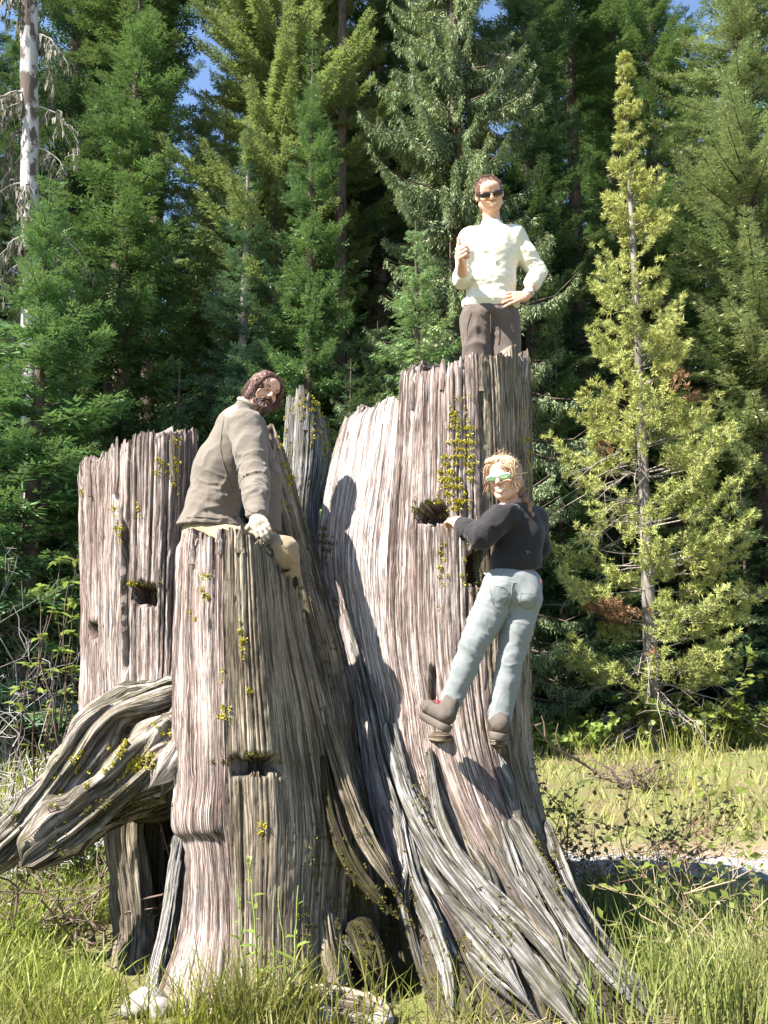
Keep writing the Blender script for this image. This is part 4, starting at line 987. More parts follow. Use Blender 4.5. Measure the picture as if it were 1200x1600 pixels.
# ---------------------------------------------------------------- crouching man in the tan jacket
def man_crouching():
    hc = P(413, 612, 5.68); M = head_matrix(hc, yaw=36, pitch=-17, roll=-17)
    neck = P(388, 640, 5.70); hip = P(322, 838, 5.72); mid = P(338, 730, 5.74); top = P(368, 665, 5.74)
    sr = P(385, 664, 5.57); el = P(398, 744, 5.42); wr = P(402, 808, 5.23)
    sl = P(392, 672, 5.94); ell_ = P(420, 752, 5.86); wl = P(424, 850, 5.78)
    knee = P(440, 862, 5.26); foot = P(440, 980, 5.62)
    f = Field(); add_head(f, M, 1.08, False)
    f.cone(tf(M, (0, -.02, -.06)), neck, .058, .066, .03); f.cone(neck, top, .07, .09, .04)
    f.chain([(top, .11), (mid, .12), (hip, .13)], .05)
    f.chain([(sr, .055), (el, .046), (wr, .032)], .02); f.chain([(sl, .055), (ell_, .046), (wl, .032)], .02)
    add_hand(f, wl, A3([.6, -.1, -.5]), A3([-.3, .2, -.8]), -1, .6)
    b = body_object(f, .0050, 'bearded man in a tan jacket crouching behind the front slab, looking over his shoulder', tuple(P(330, 900, 5.6)))
    bo = np.array(b.location)
    s = Field()
    ax = nrm(neck - hip); fw = nrm(np.cross((0, 1, 0), ax))            # spine and chest directions
    rot = np.stack([A3([0, 1, 0]), nrm(np.cross(ax, A3([0, 1, 0]))), ax], 1)
    s.chain([(P(366, 672, 5.74), .118), (P(346, 735, 5.74), .158), (P(324, 828, 5.72), .162)], .06); s.cone(P(306, 836, 5.72), P(350, 836, 5.68), .130, .125, .05)
    s.cone(sr, sl, .088, .088, .05); s.cone(neck + A3([-.01, .01, -.03]), neck + A3([.005, 0, .012]), .088, .078, .03)
    s.chain([(sr + A3([-.01, 0, -.01]), .100), (sr * .5 + el * .5, .088), (el, .080)], .04); s.chain([(el, .080), (el * .45 + wr * .55, .068), (wr + A3([0, 0, .01]), .058)], .03)
    s.chain([(sl, .09), (ell_, .075), (wl, .055)], .04)
    s.clip(P(315, 818, 5.6), (-.05, 0, -1)); s.clip(neck + ax * .055, ax)
    fl = fsum(folds((.5, 0, 1), .010, 7, 41, 2.), folds((1, .3, -.3), .006, 15, 43, 2.), crease(el, (el - sr) + A3([.03, 0, 0]), .017, .075, .13, 4), crease(el * .45 + wr * .55, wr - el, .014, .06, .11, 6), crease(P(352, 775, 5.5), (.5, 0, 1), .013, .07, .15, 8), crease(sr, (.7, 0, -.5), .008, .06, .13, 2))
    jm = cloth_mat('tan_canvas_jacket', (.125, .103, .084), (.17, .143, .117), 300)
    j = sdf_part('jacket', s, .0078, jm, b, fl)
    # collar, hem and armhole seam
    th = plain('jacket_thread', (.10, .085, .07), .9)
    seam('hem_seam', j, [(264, 803), (300, 808), (340, 810), (372, 806)], .0035, th)
    seam('armhole_seam', j, [(352, 640), (345, 668), (346, 700), (354, 735), (366, 765)], .004, th)
    seam('cuff_seam', j, [(382, 795), (396, 800), (412, 794)], .0035, th)
    u1 = nrm(np.cross(ax, (0, 1, 0))); u2 = np.cross(ax, u1); a = np.linspace(0, 2 * np.pi, 30)
    cc = neck + ax * .026
    V, F = tube(np.stack([cc + .074 * math.cos(q) * u1 + .078 * math.sin(q) * u2 + ax * .018 * math.cos(q) for q in a]), .013, 8)
    part('collar', V, F, cloth_mat('pale_collar', (.26, .23, .19)), j, bo)
    # trousers: seat, near thigh to the knee, shin down into the hollow
    t = Field(); t.ell(P(325, 838, 5.72), (.155, .15, .13), None, .05)
    t.chain([(P(335, 845, 5.66), .105), (P(395, 856, 5.42), .100), (knee, .088)], .04); t.chain([(knee, .082), (P(448, 915, 5.42), .078), (foot, .066)], .03)
    t.chain([(P(330, 842, 5.82), .10), (P(410, 880, 5.86), .085), (P(405, 980, 5.84), .066)], .04)
    t.clip(P(320, 812, 5.6), (0, 0, 1))
    lt = sdf_part('trousers', t, .0100, cloth_mat('tan_work_trousers', (.24, .175, .105), (.31, .23, .145)), b, fsum(folds((1, 0, -.2), .008, 12, 51), crease(knee, (.2, 0, 1), .010, .06, .12, 3)))
    for p, q in ((foot, P(450, 1004, 5.5)), (P(405, 980, 5.84), P(430, 1000, 5.8))):
        g = Field(); g.cone(p, q + A3([.03, 0, -.03]), .056, .045, .03); g.cone(p, p + A3([0, 0, -.05]), .055, .05, .03)
        sdf_part('boot', g, .008, plain('tan_boot', (.16, .11, .07)), b)
    # work glove gripping the rim
    g = Field(); add_hand(g, wr + A3([.0, -.01, -.005]), P(418, 838, 5.02) - wr, A3([.1, .75, -.6]), -1, [.42, .38, .36, .40], .10, 1.10, .3, .004, .0028, tdir=(-.6, .2, -.6))
    g.cone(wr + A3([0, 0, .012]), P(402, 820, 5.16), .040, .040, .015)
    sdf_part('glove', g, .0036, cloth_mat('cream_leather_glove', (.26, .22, .17), (.35, .30, .24), 200, .75), b, crease(wr, (0, .3, -1), .003, .02, .05))
    # hair and beard
    hm = hair_mat('brown_wavy_hair', (.035, .015, .011), (.135, .062, .043))
    h = Field(); h.ell((0, -.020, .034), (.088, .104, .094), M, .01); h.ell((0, -.055, -.035), (.084, .060, .085), M, .04)
    for s_ in (-1, 1): h.cone((s_ * .078, .005, .03), (s_ * .080, -.012, -.075), .022, .020, .02, M=M)
    h.ell((0, .108, -.02), (.064, .085, .094), M, .012, sub=True)
    hr_ = sdf_part('hair', h, .004, hm, b, lambda V, N: .008 * (1 - 2 * np.abs(vn3(V * A3([55, 55, 16]), 3))) + .003 * vn3(V * 140, 4), pt=True)
    def rt(R):
        th = R.uniform(-.6, 3.74); ph = R.uniform(.15, 1.45); d = A3([math.cos(th) * math.sin(ph), -math.sin(th) * math.sin(ph), math.cos(ph)])
        return A3([0, -.020, .034]) + d * A3([.090, .106, .096])
    def dp(R, p):
        o = nrm(A3([p[0], p[1] + .02, 0])); L = R.uniform(.05, .11) + .05 * (p[2] > .05)
        return [p, p + o * .010 + A3([0, -.004, -L * .35]), p + o * .014 + A3([0, -.006, -L * .7]), p + o * R.uniform(.008, .03) + A3([R.normal(0, .006), R.normal(-.004, .008), -L])]
    o = hair_strands('hair_lock', b, M, rt, dp, 520, .0030, hm, 7, .012); o.parent = hr_
    def rt2(R): s_ = R.choice([-1, 1]); return A3([s_ * R.uniform(.0, .05), R.uniform(.0, .06), .118 - R.uniform(0, .02)])
    def dp2(R, p): s_ = 1 if p[0] > 0 else -1; L = R.uniform(.12, .20); return [p, A3([s_ * .070, .070, .065]), A3([s_ * R.uniform(.080, .098), .052, .0]), A3([s_ * R.uniform(.078, .115), .045 + R.normal(0, .015), .10 - L])]
    o = hair_strands('hair_lock', b, M, rt2, dp2, 150, .0030, hm, 17, .014); o.parent = hr_
    bd = Field(); bd.ell((0, .060, -.100), (.046, .044, .046), M, .01); bd.cone((0, .088, -.098), (0, .070, -.142), .026, .014, .02, M=M)
    for s_ in (-1, 1): bd.cone((s_ * .058, .015, -.055), (s_ * .036, .062, -.092), .016, .020, .02, M=M); bd.cone((s_ * .026, .088, -.050), (0, .100, -.040), .008, .009, .008, M=M); bd.cone((s_ * .030, .084, -.052), (s_ * .034, .076, -.088), .010, .012, .012, M=M)
    bd.cone((-.016, .105, -.0615), (.016, .105, -.0615), .0065, .0065, .004, sub=True, M=M)
    sdf_part('beard', bd, .0036, hair_mat('dark_beard', (.028, .014, .010), (.085, .042, .028)), b, lambda V, N: .005 * (1 - 2 * np.abs(vn3(V * 95, 5))), pt=True)
    for s_ in (-1, 1):
        V, F = tube(tf(M, [(s_ * .014, .092, .026), (s_ * .033, .088, .032), (s_ * .052, .072, .026)]), [.003, .0045, .002], 6)
        part('eyebrow', V, F, plain('brow_hair', (.05, .025, .018)), b, bo)
        e = Field().ell((s_ * .033, .079, .004), (.0125, .0125, .0062), M, .002); ey = sdf_part('eye', e, .002, plain('eye_white', (.36, .30, .27), .25, .03), b)
        e = Field().ell((s_ * .033 - .003, .0893, .003), (.0056, .0035, .0045), M, .002); o = sdf_part('iris', e, .0012, plain('iris_brown', (.03, .018, .012), .2), b); o.parent = ey
    V = tf(M, [(-.016, .0985, -.0615), (.016, .0985, -.0615), (.016, .098, -.066), (-.016, .098, -.066)])
    part('lip', np.array(V), np.array([[0, 1, 2, 3]]), M_LIP, b, bo)
man_crouching()

# ---------------------------------------------------------------- climbing woman
def woman():
    hc = P(788, 749, 5.13); M = head_matrix(hc, yaw=-28, pitch=-8, roll=5)
    neck = P(800, 790, 5.20); sl, sr = P(790, 800, 5.12), P(836, 812, 5.26)
    el, wl = P(753, 838, 5.08), P(719, 820, 5.24)
    er, wr = P(842, 856, 5.32), P(836, 832, 5.52)
    chest, waist = P(812, 842, 5.20), P(800, 892, 5.21)
    hl, hr = P(776, 934, 5.18), P(818, 936, 5.22)
    kl, al = P(738, 1012, 5.12), P(706, 1094, 5.14)
    kr, ar = P(797, 1030, 5.16), P(781, 1120, 5.14)
    f = Field(); add_head(f, M, .92, True, True)
    f.cone(tf(M, (0, -.02, -.06)), neck, .046, .052, .03); f.cone(sl, sr, .05, .05, .04); f.cone(chest, waist, .09, .085, .05)
    f.chain([(sl, .044), (el, .037), (wl, .026)], .02); f.chain([(sr, .044), (er, .037), (wr, .026)], .02)
    add_hand(f, wl, P(700, 806, 5.34) - wl, A3([.25, .35, -.9]), 1, [.75, .8, .8, .85], 0, 1.0, .4, tdir=(.1, .75, .45))
    add_hand(f, wr, A3([-.2, .9, .2]), A3([-.9, 0, 0]), 1, .35, .1, .94)
    b = body_object(f, .0044, 'woman in a black sweater and pale jeans clinging to the tall slab face', tuple(P(790, 1150, 5.2)))
    bo = np.array(b.location)
    s = Field()
    s.cone(sl + A3([.01, .0, -.01]), sr + A3([-.01, 0, -.01]), .072, .072, .05)
    s.ell(chest + A3([0, 0, .02]), (.138, .105, .15), None, .05); s.ell(P(806, 878, 5.21), (.142, .108, .10), None, .05)
    s.cone(neck + A3([0, 0, -.04]), neck + A3([-.005, 0, .008]), .072, .058, .04)
    s.chain([(sl, .070), (sl * .5 + el * .5, .066), (el, .062)], .03); s.chain([(el, .062), (el * .4 + wl * .6, .050), (wl + (wl - el) * -.06, .040)], .025)
    s.chain([(sr, .070), (er, .058), (wr, .042)], .03)
    s.clip(P(800, 897, 5.2), (.22, 0, -1)); s.clip(neck + A3([0, 0, .012]), (-.1, -.2, 1))
    am = nrm(wl - el)
    fl = fsum(folds((.6, 0, .8), .006, 12, 61), crease(el * .55 + wl * .45, am, .014, .045, .11, 4), crease(el, am + A3([-.2, 0, -.3]), .008, .05, .10, 6), crease(P(800, 880, 5.1), (.25, 0, 1), .008, .045, .12, 8), crease(sl, (.8, 0, -.4), .007, .05, .09, 2))
    sw = sdf_part('sweater', s, .0068, cloth_mat('charcoal_sweater', (.012, .0105, .012), (.024, .021, .023)), b, fl)
    # jeans
    t = Field()
    t.ell(P(800, 912, 5.21), (.158, .118, .105), None, .05); t.ell(P(781, 928, 5.16), (.092, .098, .10), None, .03); t.ell(P(820, 931, 5.18), (.090, .098, .10), None, .03)
    t.chain([(hl, .096), (hl * .5 + kl * .5, .083), (kl, .064), (kl * .6 + al * .4, .062), (al, .055)], .02)
    t.chain([(hr, .096), (hr * .5 + kr * .5, .081), (kr, .063), (kr * .6 + ar * .4, .062), (ar, .057)], .02)
    t.clip(P(800, 884, 5.2), (-.22, 0, 1)); t.clip(al + nrm(al - kl) * .012, al - kl) if False else None
    fl = fsum(folds((-.4, 0, -1), .006, 11, 71, 2.), folds((1, 0, -.7), .006, 16, 73, 2.), crease(kl, kl - al + A3([.1, 0, 0]), .008, .06, .13, 3), crease(kr, kr - ar, .008, .05, .10, 4), crease(al, al - kl, .006, .035, .08, 5), crease(ar, ar - kr, .006, .035, .09, 6), crease(hl, hl - kl + A3([.2, 0, 0]), .010, .05, .12, 7), crease(P(806, 950, 5.1), (.3, 0, 1), .007, .05, .1, 9))
    jn = sdf_part('jeans', t, .0072, cloth_mat('faded_green_jeans', (.15, .16, .16), (.205, .22, .22), 500), b, fl)
    # waistband, pockets, and the pink pouch
    th = plain('jeans_thread', (.13, .13, .115), .9)
    seam('pocket_seam', jn, [(764, 912), (782, 917), (795, 923), (794, 944), (782, 950), (768, 940), (764, 912)], .002, th, n=44)
    seam('pocket_seam', jn, [(812, 925), (836, 928), (838, 946), (824, 954), (812, 946), (812, 925)], .002, th, n=44)
    seam('seat_seam', jn, [(803, 908), (801, 930), (797, 955)], .0036, th)
    def patch(name, cx, cy, Y, hw, hh, mat, par, roll=0, depth=.012):
        c = P(cx, cy, Y); mw = wdep(c) / FPX
        pts = [(-1, 1), (1, 1), (1, -.6), (0, -1), (-1, -.6)]
        cr_, sr_ = math.cos(roll), math.sin(roll)
        V = [[c[0] + (x * hw * cr_ - z * hh * sr_) * mw, c[1] + d, c[2] + (x * hw * sr_ + z * hh * cr_) * mw] for d in (0, depth) for x, z in pts]
        F4 = np.array([[i, (i + 1) % 5, (i + 1) % 5 + 5, i + 5] for i in range(5)]); F3 = np.array([[0, 1, 2], [0, 2, 4], [2, 3, 4]])
        return part(name, np.array(V), [F4, F3], mat, par, bo)
    dn = cloth_mat('jeans_pocket', (.16, .17, .16), (.22, .23, .22), 500)
    V, F = tube(cr(np.array([P(757, 896, 5.21), P(770, 903, 5.125), P(800, 910, 5.085), P(828, 914, 5.13), P(846, 914, 5.2)]), 20), .006, 6); part('waistband', V, F, dn, jn, bo)
    g = Field(); g.cone(P(842, 908, 5.165), P(838, 922, 5.16), .017, .017, .01)
    sdf_part('pouch', g, .004, plain('pink_fabric', (.62, .25, .25), .8), b)
    # boots
    bm = plain('taupe_suede', (.085, .070, .058), .9, .25, 22); sm = plain('boot_sole', (.105, .086, .07), .9, .2, 30); lm = plain('red_lace', (.55, .05, .07), .7)
    for an, toe, heel, kn in ((al, P(668, 1108, 5.16), P(694, 1126, 5.08), kl), (ar, P(772, 1120, 5.34), P(780, 1142, 5.09), kr)):
        g = Field(); up = nrm(kn - an); fd = nrm(toe - heel)
        g.cone(an + up * .02, heel + up * .035, .051, .046, .03); g.cone(heel + up * .03, toe + up * .012, .043, .036, .03)
        g.ell(toe + up * .012, (.039, .039, .034), None, .02)
        bt = sdf_part('boot', g, .0048, bm, b, lambda V, N: .003 * vn3(V * 40, 2))
        g = Field(); g.cone(heel - up * .024 - fd * .01, toe - up * .026, .044, .038, .01); g.clip(heel - up * .050, -up); g.clip(heel - up * .010, up)
        o = sdf_part('sole', g, .0045, sm, b); o.parent = bt
        V, F = join([tube(np.array([toe + (heel - toe) * q + up * (.050 + .02 * q) + np.cross(fd, up) * e * .03 - fd * .0 for e in (-1, -.3, .4, 1)]) + up * np.array([[0], [.012], [.012], [0]]), .0035, 5) for q in (.30, .45, .60)])
        o = part('lace', V, F, lm, b, bo); o.parent = bt
    # hair
    hm = hair_mat('honey_blonde_hair', (.20, .105, .055), (.58, .39, .24))
    h = Field(); h.ell((0, -.020, .036), (.086, .102, .092), M, .01); h.ell((0, -.075, -.02), (.066, .045, .060), M, .03); h.ell((.0, .114, -.022), (.058, .080, .080), M, .012, sub=True)
    h.ell((.03, .02, .105), (.050, .060, .022), M, .02)
    hr_ = sdf_part('hair', h, .0038, hm, b, lambda V, N: .007 * (1 - 2 * np.abs(vn3(V * A3([50, 50, 18]), 3))) + .003 * vn3(V * 150, 4), pt=True)
    def rt(R):
        th, ph = R.uniform(0, 6.28), R.uniform(.05, 1.25); d = A3([math.cos(th) * math.sin(ph), math.sin(th) * math.sin(ph), math.cos(ph)])
        return A3([0, -.018, .036]) + d * A3([.087, .098, .094])
    def dp(R, p):
        if p[1] > -.01:      # bangs parted to both sides of the face
            sx = 1 if p[0] + R.normal(0, .02) > .006 else -1; L = R.uniform(.10, .17)
            return [p, A3([p[0] * .6 + sx * .048, p[1] + .026, p[2] - .016]), A3([sx * R.uniform(.068, .088), .066 + R.normal(0, .01), .01]), A3([sx * R.uniform(.060, .100), .052 + R.normal(0, .018), p[2] - L])]
        return [p, A3([p[0] * 1.08, p[1] - .018, p[2] - .010]), A3([p[0] * .7, -.112, .0]), A3([R.normal(0, .02), -.122, -.05])]
    o = hair_strands('hair_lock', b, M, rt, dp, 480, .0026, hm, 9, .010); o.parent = hr_
    def fly(R, p): return [p, p + nrm(p) * R.uniform(.006, .022) + A3([0, -.01, .0]), p + A3([R.normal(.02, .03), R.normal(-.05, .02), R.normal(-.02, .02)]) + nrm(p) * .02, p + A3([R.normal(.02, .04), R.normal(-.09, .03), R.normal(-.05, .03)])]
    o = hair_strands('stray_hair', b, M, rt, fly, 90, .0013, hm, 12, .02); o.parent = hr_
    br = Field(); q = [tf(M, (0, -.11, -.04)), P(824, 782, 5.13), P(829, 800, 5.13), P(832, 822, 5.15)]
    pth = cr(np.array(q), 11)
    for i, p in enumerate(pth): br.ell(p + A3([.006 * (-1) ** i, 0, 0]), (.021 - .001 * i, .018, .018), None, .012)
    o = sdf_part('braid', br, .004, hair_mat('braid_brown', (.10, .05, .03), (.26, .15, .09)), b, lambda V, N: .003 * (1 - 2 * np.abs(vn3(V * 120, 3))), pt=True); o.parent = hr_
    sunglasses(b, M, M_MIRROR, M_WFRAME, .0175)
    x = np.linspace(-.022, .022, 12); zc = -.0600 + .007 * (x / .026) ** 2
    V = np.concatenate([np.stack([x, .0955 - .011 * (x / .026) ** 2, zc + .004 * (1 - (x / .026) ** 2)], -1), np.stack([x, .0950 - .011 * (x / .026) ** 2, zc - .005 * (1 - (x / .026) ** 2)], -1)])
    mat_part('teeth', V, grid_faces(2, 12), M, M_TEETH, b)
woman()
# ------------------------------------------------------------------ conifers
def conifer(seed, H, clear, prof, rate, style, per=5, top=1.0, gap=0., rtrunk=.016, keep=None, dens=1.0, sizes=1.0):
    """Returns (crown V, F, tint), (wood V, F). prof(t): branch length at height fraction t of the crown."""
    R = np.random.default_rng(seed)
    zs = np.arange(clear, H - .12, 1.0 / rate); zs = zs + R.uniform(-.08, .08, len(zs)) * (1 if style != 'pine' else 2)
    nb = len(zs) * per
    z = np.repeat(zs, per) + R.uniform(-.06, .06, nb); az = R.uniform(0, 2 * np.pi, nb)
    t = np.clip((z - clear) / (H - clear), 0, 1)
    L = np.array([prof(q) for q in t]) * R.uniform(.62, 1.12, nb) * (1 + .22 * np.sin(az * 2 + z * .9 + seed))
    ok = (R.random(nb) > gap) & (L > .05)
    if keep is not None: ok &= keep(z, az)
    z, az, t, L = z[ok], az[ok], t[ok], L[ok]; nb = len(z)
    out = np.stack([np.cos(az), np.sin(az), 0 * az], -1); side = np.stack([-np.sin(az), np.cos(az), 0 * az], -1)
    rise, droop, tipup = dict(fir=(.10, -.42, .26), spruce=(-.05, -.45, .40), cedar=(.25, -.85, .30), pine=(.02, -.05, .34), soft=(.25, -.25, .25))[style]
    rise = rise + (.45 if style not in ('soft', 'spruce') else .12) * t + R.normal(0, .08, nb); droop = droop * (1 - .45 * t)
    def bp(s):                                       # (nb, k) -> points
        r = L[:, None] * s; zz = L[:, None] * (rise[:, None] * s + droop[:, None] * s ** 2 + tipup * s ** 4)
        return np.stack([0 * r, 0 * r, z[:, None] + 0 * s], -1) + out[:, None] * r[..., None] + np.array([0, 0, 1.]) * zz[..., None]
    # wood: trunk and branches
    hz = np.linspace(-.3, H, 40); sway = .03 * H * .1
    trp = np.stack([sway * vn2(hz * .15, 1, seed) * (hz / H), sway * vn2(hz * .15, 7, seed) * (hz / H), hz], -1)
    rt = rtrunk * H * (1 - hz / H) ** .85 + .008
    rt = rt * (1 + .5 * np.exp(-np.maximum(hz, 0) * 2.5))
    wood = [tube(trp, rt, 10)]
    sb = np.linspace(0, 1, 6)[None].repeat(nb, 0); bpts = bp(sb)
    ang = np.linspace(0, 2 * np.pi, 3, endpoint=False)
    rb = (.006 + .010 * L)[:, None] * (1 - .8 * sb)
    bv = bpts[:, :, None] + rb[..., None, None] * (np.cos(ang)[None, None, :, None] * side[:, None, None] + np.sin(ang)[None, None, :, None] * np.array([0, 0, 1.]))
    f1 = grid_faces(6, 3, True); wood.append((bv.reshape(-1, 3), (f1[None] + np.arange(nb)[:, None, None] * 18).reshape(-1, 4)))
    W = join(wood)
    # twigs
    nt = np.maximum((L / (.075 if style not in ('pine',) else .13) * dens).astype(int), 3) * 2
    bi = np.repeat(np.arange(nb), nt); nT = len(bi)
    first = np.cumsum(nt) - nt; loc = np.arange(nT) - first[bi]
    s = np.clip(.12 + .88 * ((loc // 2 + R.uniform(0, 1, nT)) / (nt[bi] / 2)), 0, 1); sg = np.where(loc % 2 == 0, 1., -1.)
    if style == 'pine': s = np.where(L[bi] > .7, .18 + .82 * s, s)
    def at(b, s):
        r = L[b] * s; zz = L[b] * (rise[b] * s + droop[b] * s ** 2 + tipup * s ** 4)
        p = out[b] * r[:, None]; p[:, 2] += z[b] + zz
        sl = rise[b] + 2 * droop[b] * s + 4 * tipup * s ** 3
        d = out[b].copy(); d[:, 2] += sl; return p, nrm(d)
    tb, bd = at(bi, s)
    up = nrm(np.cross(bd, side[bi]) * -1); up[up[:, 2] < 0] *= -1
    tl = np.clip(L[bi] * (.40 if style != 'spruce' else .30), .10, .62 if style == 'cedar' else .5) * (1.05 - .75 * s) * R.uniform(.6, 1.2, nT) + .05
    a = R.normal(.85, .18, nT)
    if style in ('fir', 'soft'):
        td = bd * np.cos(a)[:, None] + side[bi] * (sg * np.sin(a))[:, None] + up * R.normal(.0, .20, nT)[:, None]; td[:, 2] -= .14
    elif style == 'spruce':
        td = bd * .45 + side[bi] * (sg * R.uniform(.1, .7, nT))[:, None]; td[:, 2] -= R.uniform(.5, 1.5, nT)
    elif style == 'cedar':
        td = bd * .7 + side[bi] * (sg * R.uniform(.3, .9, nT))[:, None]; td[:, 2] -= R.uniform(.25, .9, nT)
    else:
        td = bd * .8 + side[bi] * (sg * R.uniform(.2, .9, nT))[:, None] + up * R.normal(.25, .35, nT)[:, None]
    td = nrm(td)
    K = dict(pine=36, spruce=8).get(style, 8)
    ti = np.repeat(np.arange(nT), K); kk = np.tile(np.arange(K), nT); n = len(ti)
    if style == 'pine':      # tufts of long needles round each shoot tip
        q = tb[ti] + td[ti] * (tl[ti] * R.uniform(.45, 1.0, n))[:, None]
        kd = nrm(td[ti] * .75 + nrm(R.normal(0, 1, (n, 3))) * .9); kl = R.uniform(.065, .125, n) * sizes; kw = kl * .085
        wv = nrm(np.cross(kd, R.normal(0, 1, (n, 3))))
    else:
        fr = (kk + .4) / K; last = kk == K - 1
        q = tb[ti] + td[ti] * (tl[ti] * fr * .9)[:, None]
        nn = up[ti] + R.normal(0, .28, (n, 3)); ps = nrm(np.cross(nn, td[ti]))
        sg2 = np.where(kk % 2 == 0, 1., -1.) * np.where(last, 0, 1)
        kd = nrm(td[ti] * .8 + ps * (sg2 * R.uniform(.5, 1.0, n))[:, None] + R.normal(0, .12, (n, 3)))
        kl = np.clip(tl[ti] * (.62 - .3 * fr), .05, .17) * R.uniform(.8, 1.3, n) * sizes; kw = kl * (R.uniform(.11, .19, n) if style != 'spruce' else R.uniform(.10, .15, n))
        wv = nrm(np.cross(nrm(nn), kd))
    tip = q + kd * kl[:, None]; mid = q + kd * (kl * .18)[:, None]
    V = np.stack([mid - wv * (kw * 1.05)[:, None], mid + wv * (kw * 1.05)[:, None], tip], 1).reshape(-1, 3)
    F = np.arange(n * 3).reshape(-1, 3)
    tint = np.clip(.5 + .22 * R.normal(0, 1, nT)[ti] + .12 * R.normal(0, 1, n) + .25 * R.normal(0, 1, nb)[bi[ti]], 0, 1)
    return (V, F, np.repeat(tint, 3)), W

N_FIR = leaf_mat('fir_needles', (0.057, 0.127, 0.066), (0.162, 0.279, 0.110), (0.132, 0.217, 0.081), .18)
N_DFIR = leaf_mat('dark_shaded_fir_needles', (0.029, 0.071, 0.048), (0.082, 0.151, 0.074), (0.061, 0.117, 0.069), .14)  # dark fir tone, lowered further to stand for forest shade
N_BLUE = leaf_mat('blue_fir_needles', (0.078, 0.165, 0.126), (0.211, 0.340, 0.239), (0.153, 0.279, 0.165), .16)
N_CEDAR = leaf_mat('cedar_sprays', (0.118, 0.213, 0.081), (0.276, 0.340, 0.165), (0.223, 0.319, 0.184), .22)
N_SPR = leaf_mat('spruce_needles', (0.101, 0.165, 0.074), (0.276, 0.333, 0.165), (0.198, 0.253, 0.147), .18)
N_OLIVE = leaf_mat('olive_fir_needles', (0.132, 0.187, 0.081), (0.329, 0.340, 0.184), (0.250, 0.319, 0.165), .2)
N_GOLD = leaf_mat('golden_pine_needles', (.25, .255, .07), (.40, .40, .15), (.36, .33, .11), .25)
N_SOFT = leaf_mat('soft_yellow_needles', (.17, .23, .095), (.31, .38, .17), (.23, .31, .13), .35)
N_RED = leaf_mat('dead_red_needles', (.13, .060, .035), (.26, .13, .075), None, .15)
B_DARK = bark_mat('dark_bark', (.045, .035, .028), (.125, .095, .075))
B_GREY = bark_mat('grey_bark', (.10, .085, .075), (.27, .24, .21))
B_WHITE = bark_mat('bare_white_snag', (.30, .28, .26), (.60, .57, .54))
B_DEAD = plain('dead_twig', (.24, .20, .175), .9, .35, 18)

PROTO = {}
def proto(key, seed, H, clear, prof, rate, style, leaf, bark, **kw):
    (V, F, t), W = conifer(seed, H, clear, prof, rate, style, **kw)
    PROTO[key] = (mesh_np('crown', V, F, leaf, False, pt={'tint': t}), mesh_np('trunk', W[0], W[1], bark), H)
def cone_prof(Lmax, p=.8, belly=.08): return lambda t: Lmax * min(1., (t + belly) / (belly * 2.2)) * (1 - t) ** p + .10
proto('fir', 301, 15, .3, cone_prof(2.5), 3.6, 'fir', N_FIR, B_DARK, per=6)
proto('young', 302, 8, .1, cone_prof(1.7, .9), 5.0, 'fir', N_FIR, B_DARK, per=6, dens=1.1)
proto('blue', 303, 13.5, .3, cone_prof(2.1, 1.0), 3.8, 'fir', N_BLUE, B_GREY, per=6)
proto('tall', 304, 27, .8, cone_prof(3.4, .7), 2.5, 'fir', N_DFIR, B_DARK, per=6)
proto('old', 305, 30, 3.0, cone_prof(3.3, .6), 2.2, 'fir', N_FIR, B_DARK, per=6, gap=.12)
proto('cedar', 306, 10, .2, cone_prof(2.0, .85), 4.6, 'cedar', N_CEDAR, B_DARK, per=6)
proto('bigcedar', 307, 21, 2., cone_prof(3.0, .8), 3.0, 'cedar', N_CEDAR, B_GREY, per=6)
proto('spruce', 308, 22, .5, cone_prof(4.0, .75), 2.9, 'spruce', N_SPR, B_DARK, per=7, dens=1.35)
proto('olive', 309, 23, .4, cone_prof(3.9, .75), 3.2, 'fir', N_OLIVE, B_DARK, per=6)
proto('gold', 310, 26, 7., lambda t: 2.9 * math.sin(math.pi * min(1, .12 + .86 * t)) ** .7 + .2, 2.6, 'soft', N_SOFT, B_GREY, per=6, dens=1.0, sizes=1.2)
proto('pole', 311, 29, 17., cone_prof(2.2, .5), 2.2, 'fir', N_FIR, B_DARK, per=5, rtrunk=.010)

def tree(name, label, key, px, Y, scale=1., rot=None, group=None, lean=(0, 0), cat='tree', zoff=0., sxy=1.):
    cm, tm, H = PROTO[key]
    p = G(px, Y, 0.); p = G(px, Y, float(ground_z(p[0], Y)) + zoff)
    o = thing(name, label, cat, tuple(p), group)
    rr = np.random.default_rng(int(px * 7 + Y * 131))
    o.rotation_euler = (lean[0], lean[1], rr.uniform(0, 6.28) if rot is None else rot); o.scale = (scale * sxy, scale * sxy, scale)
    link('trunk', tm, o); link('crown', cm, o)
    return o
def sc_for(key, px, py, Y):                       # scale that puts a tree's tip at photo row py
    g = float(ground_z(P(px, py, Y)[0], Y)); return (P(px, py, Y)[2] - g) / PROTO[key][2]

_m = PROTO['young'][0].copy(); _m.materials[0] = N_DFIR; PROTO['shade'] = (_m, PROTO['young'][1], PROTO['young'][2])  # young fir repeated in darker needles, understory shade put into the colour
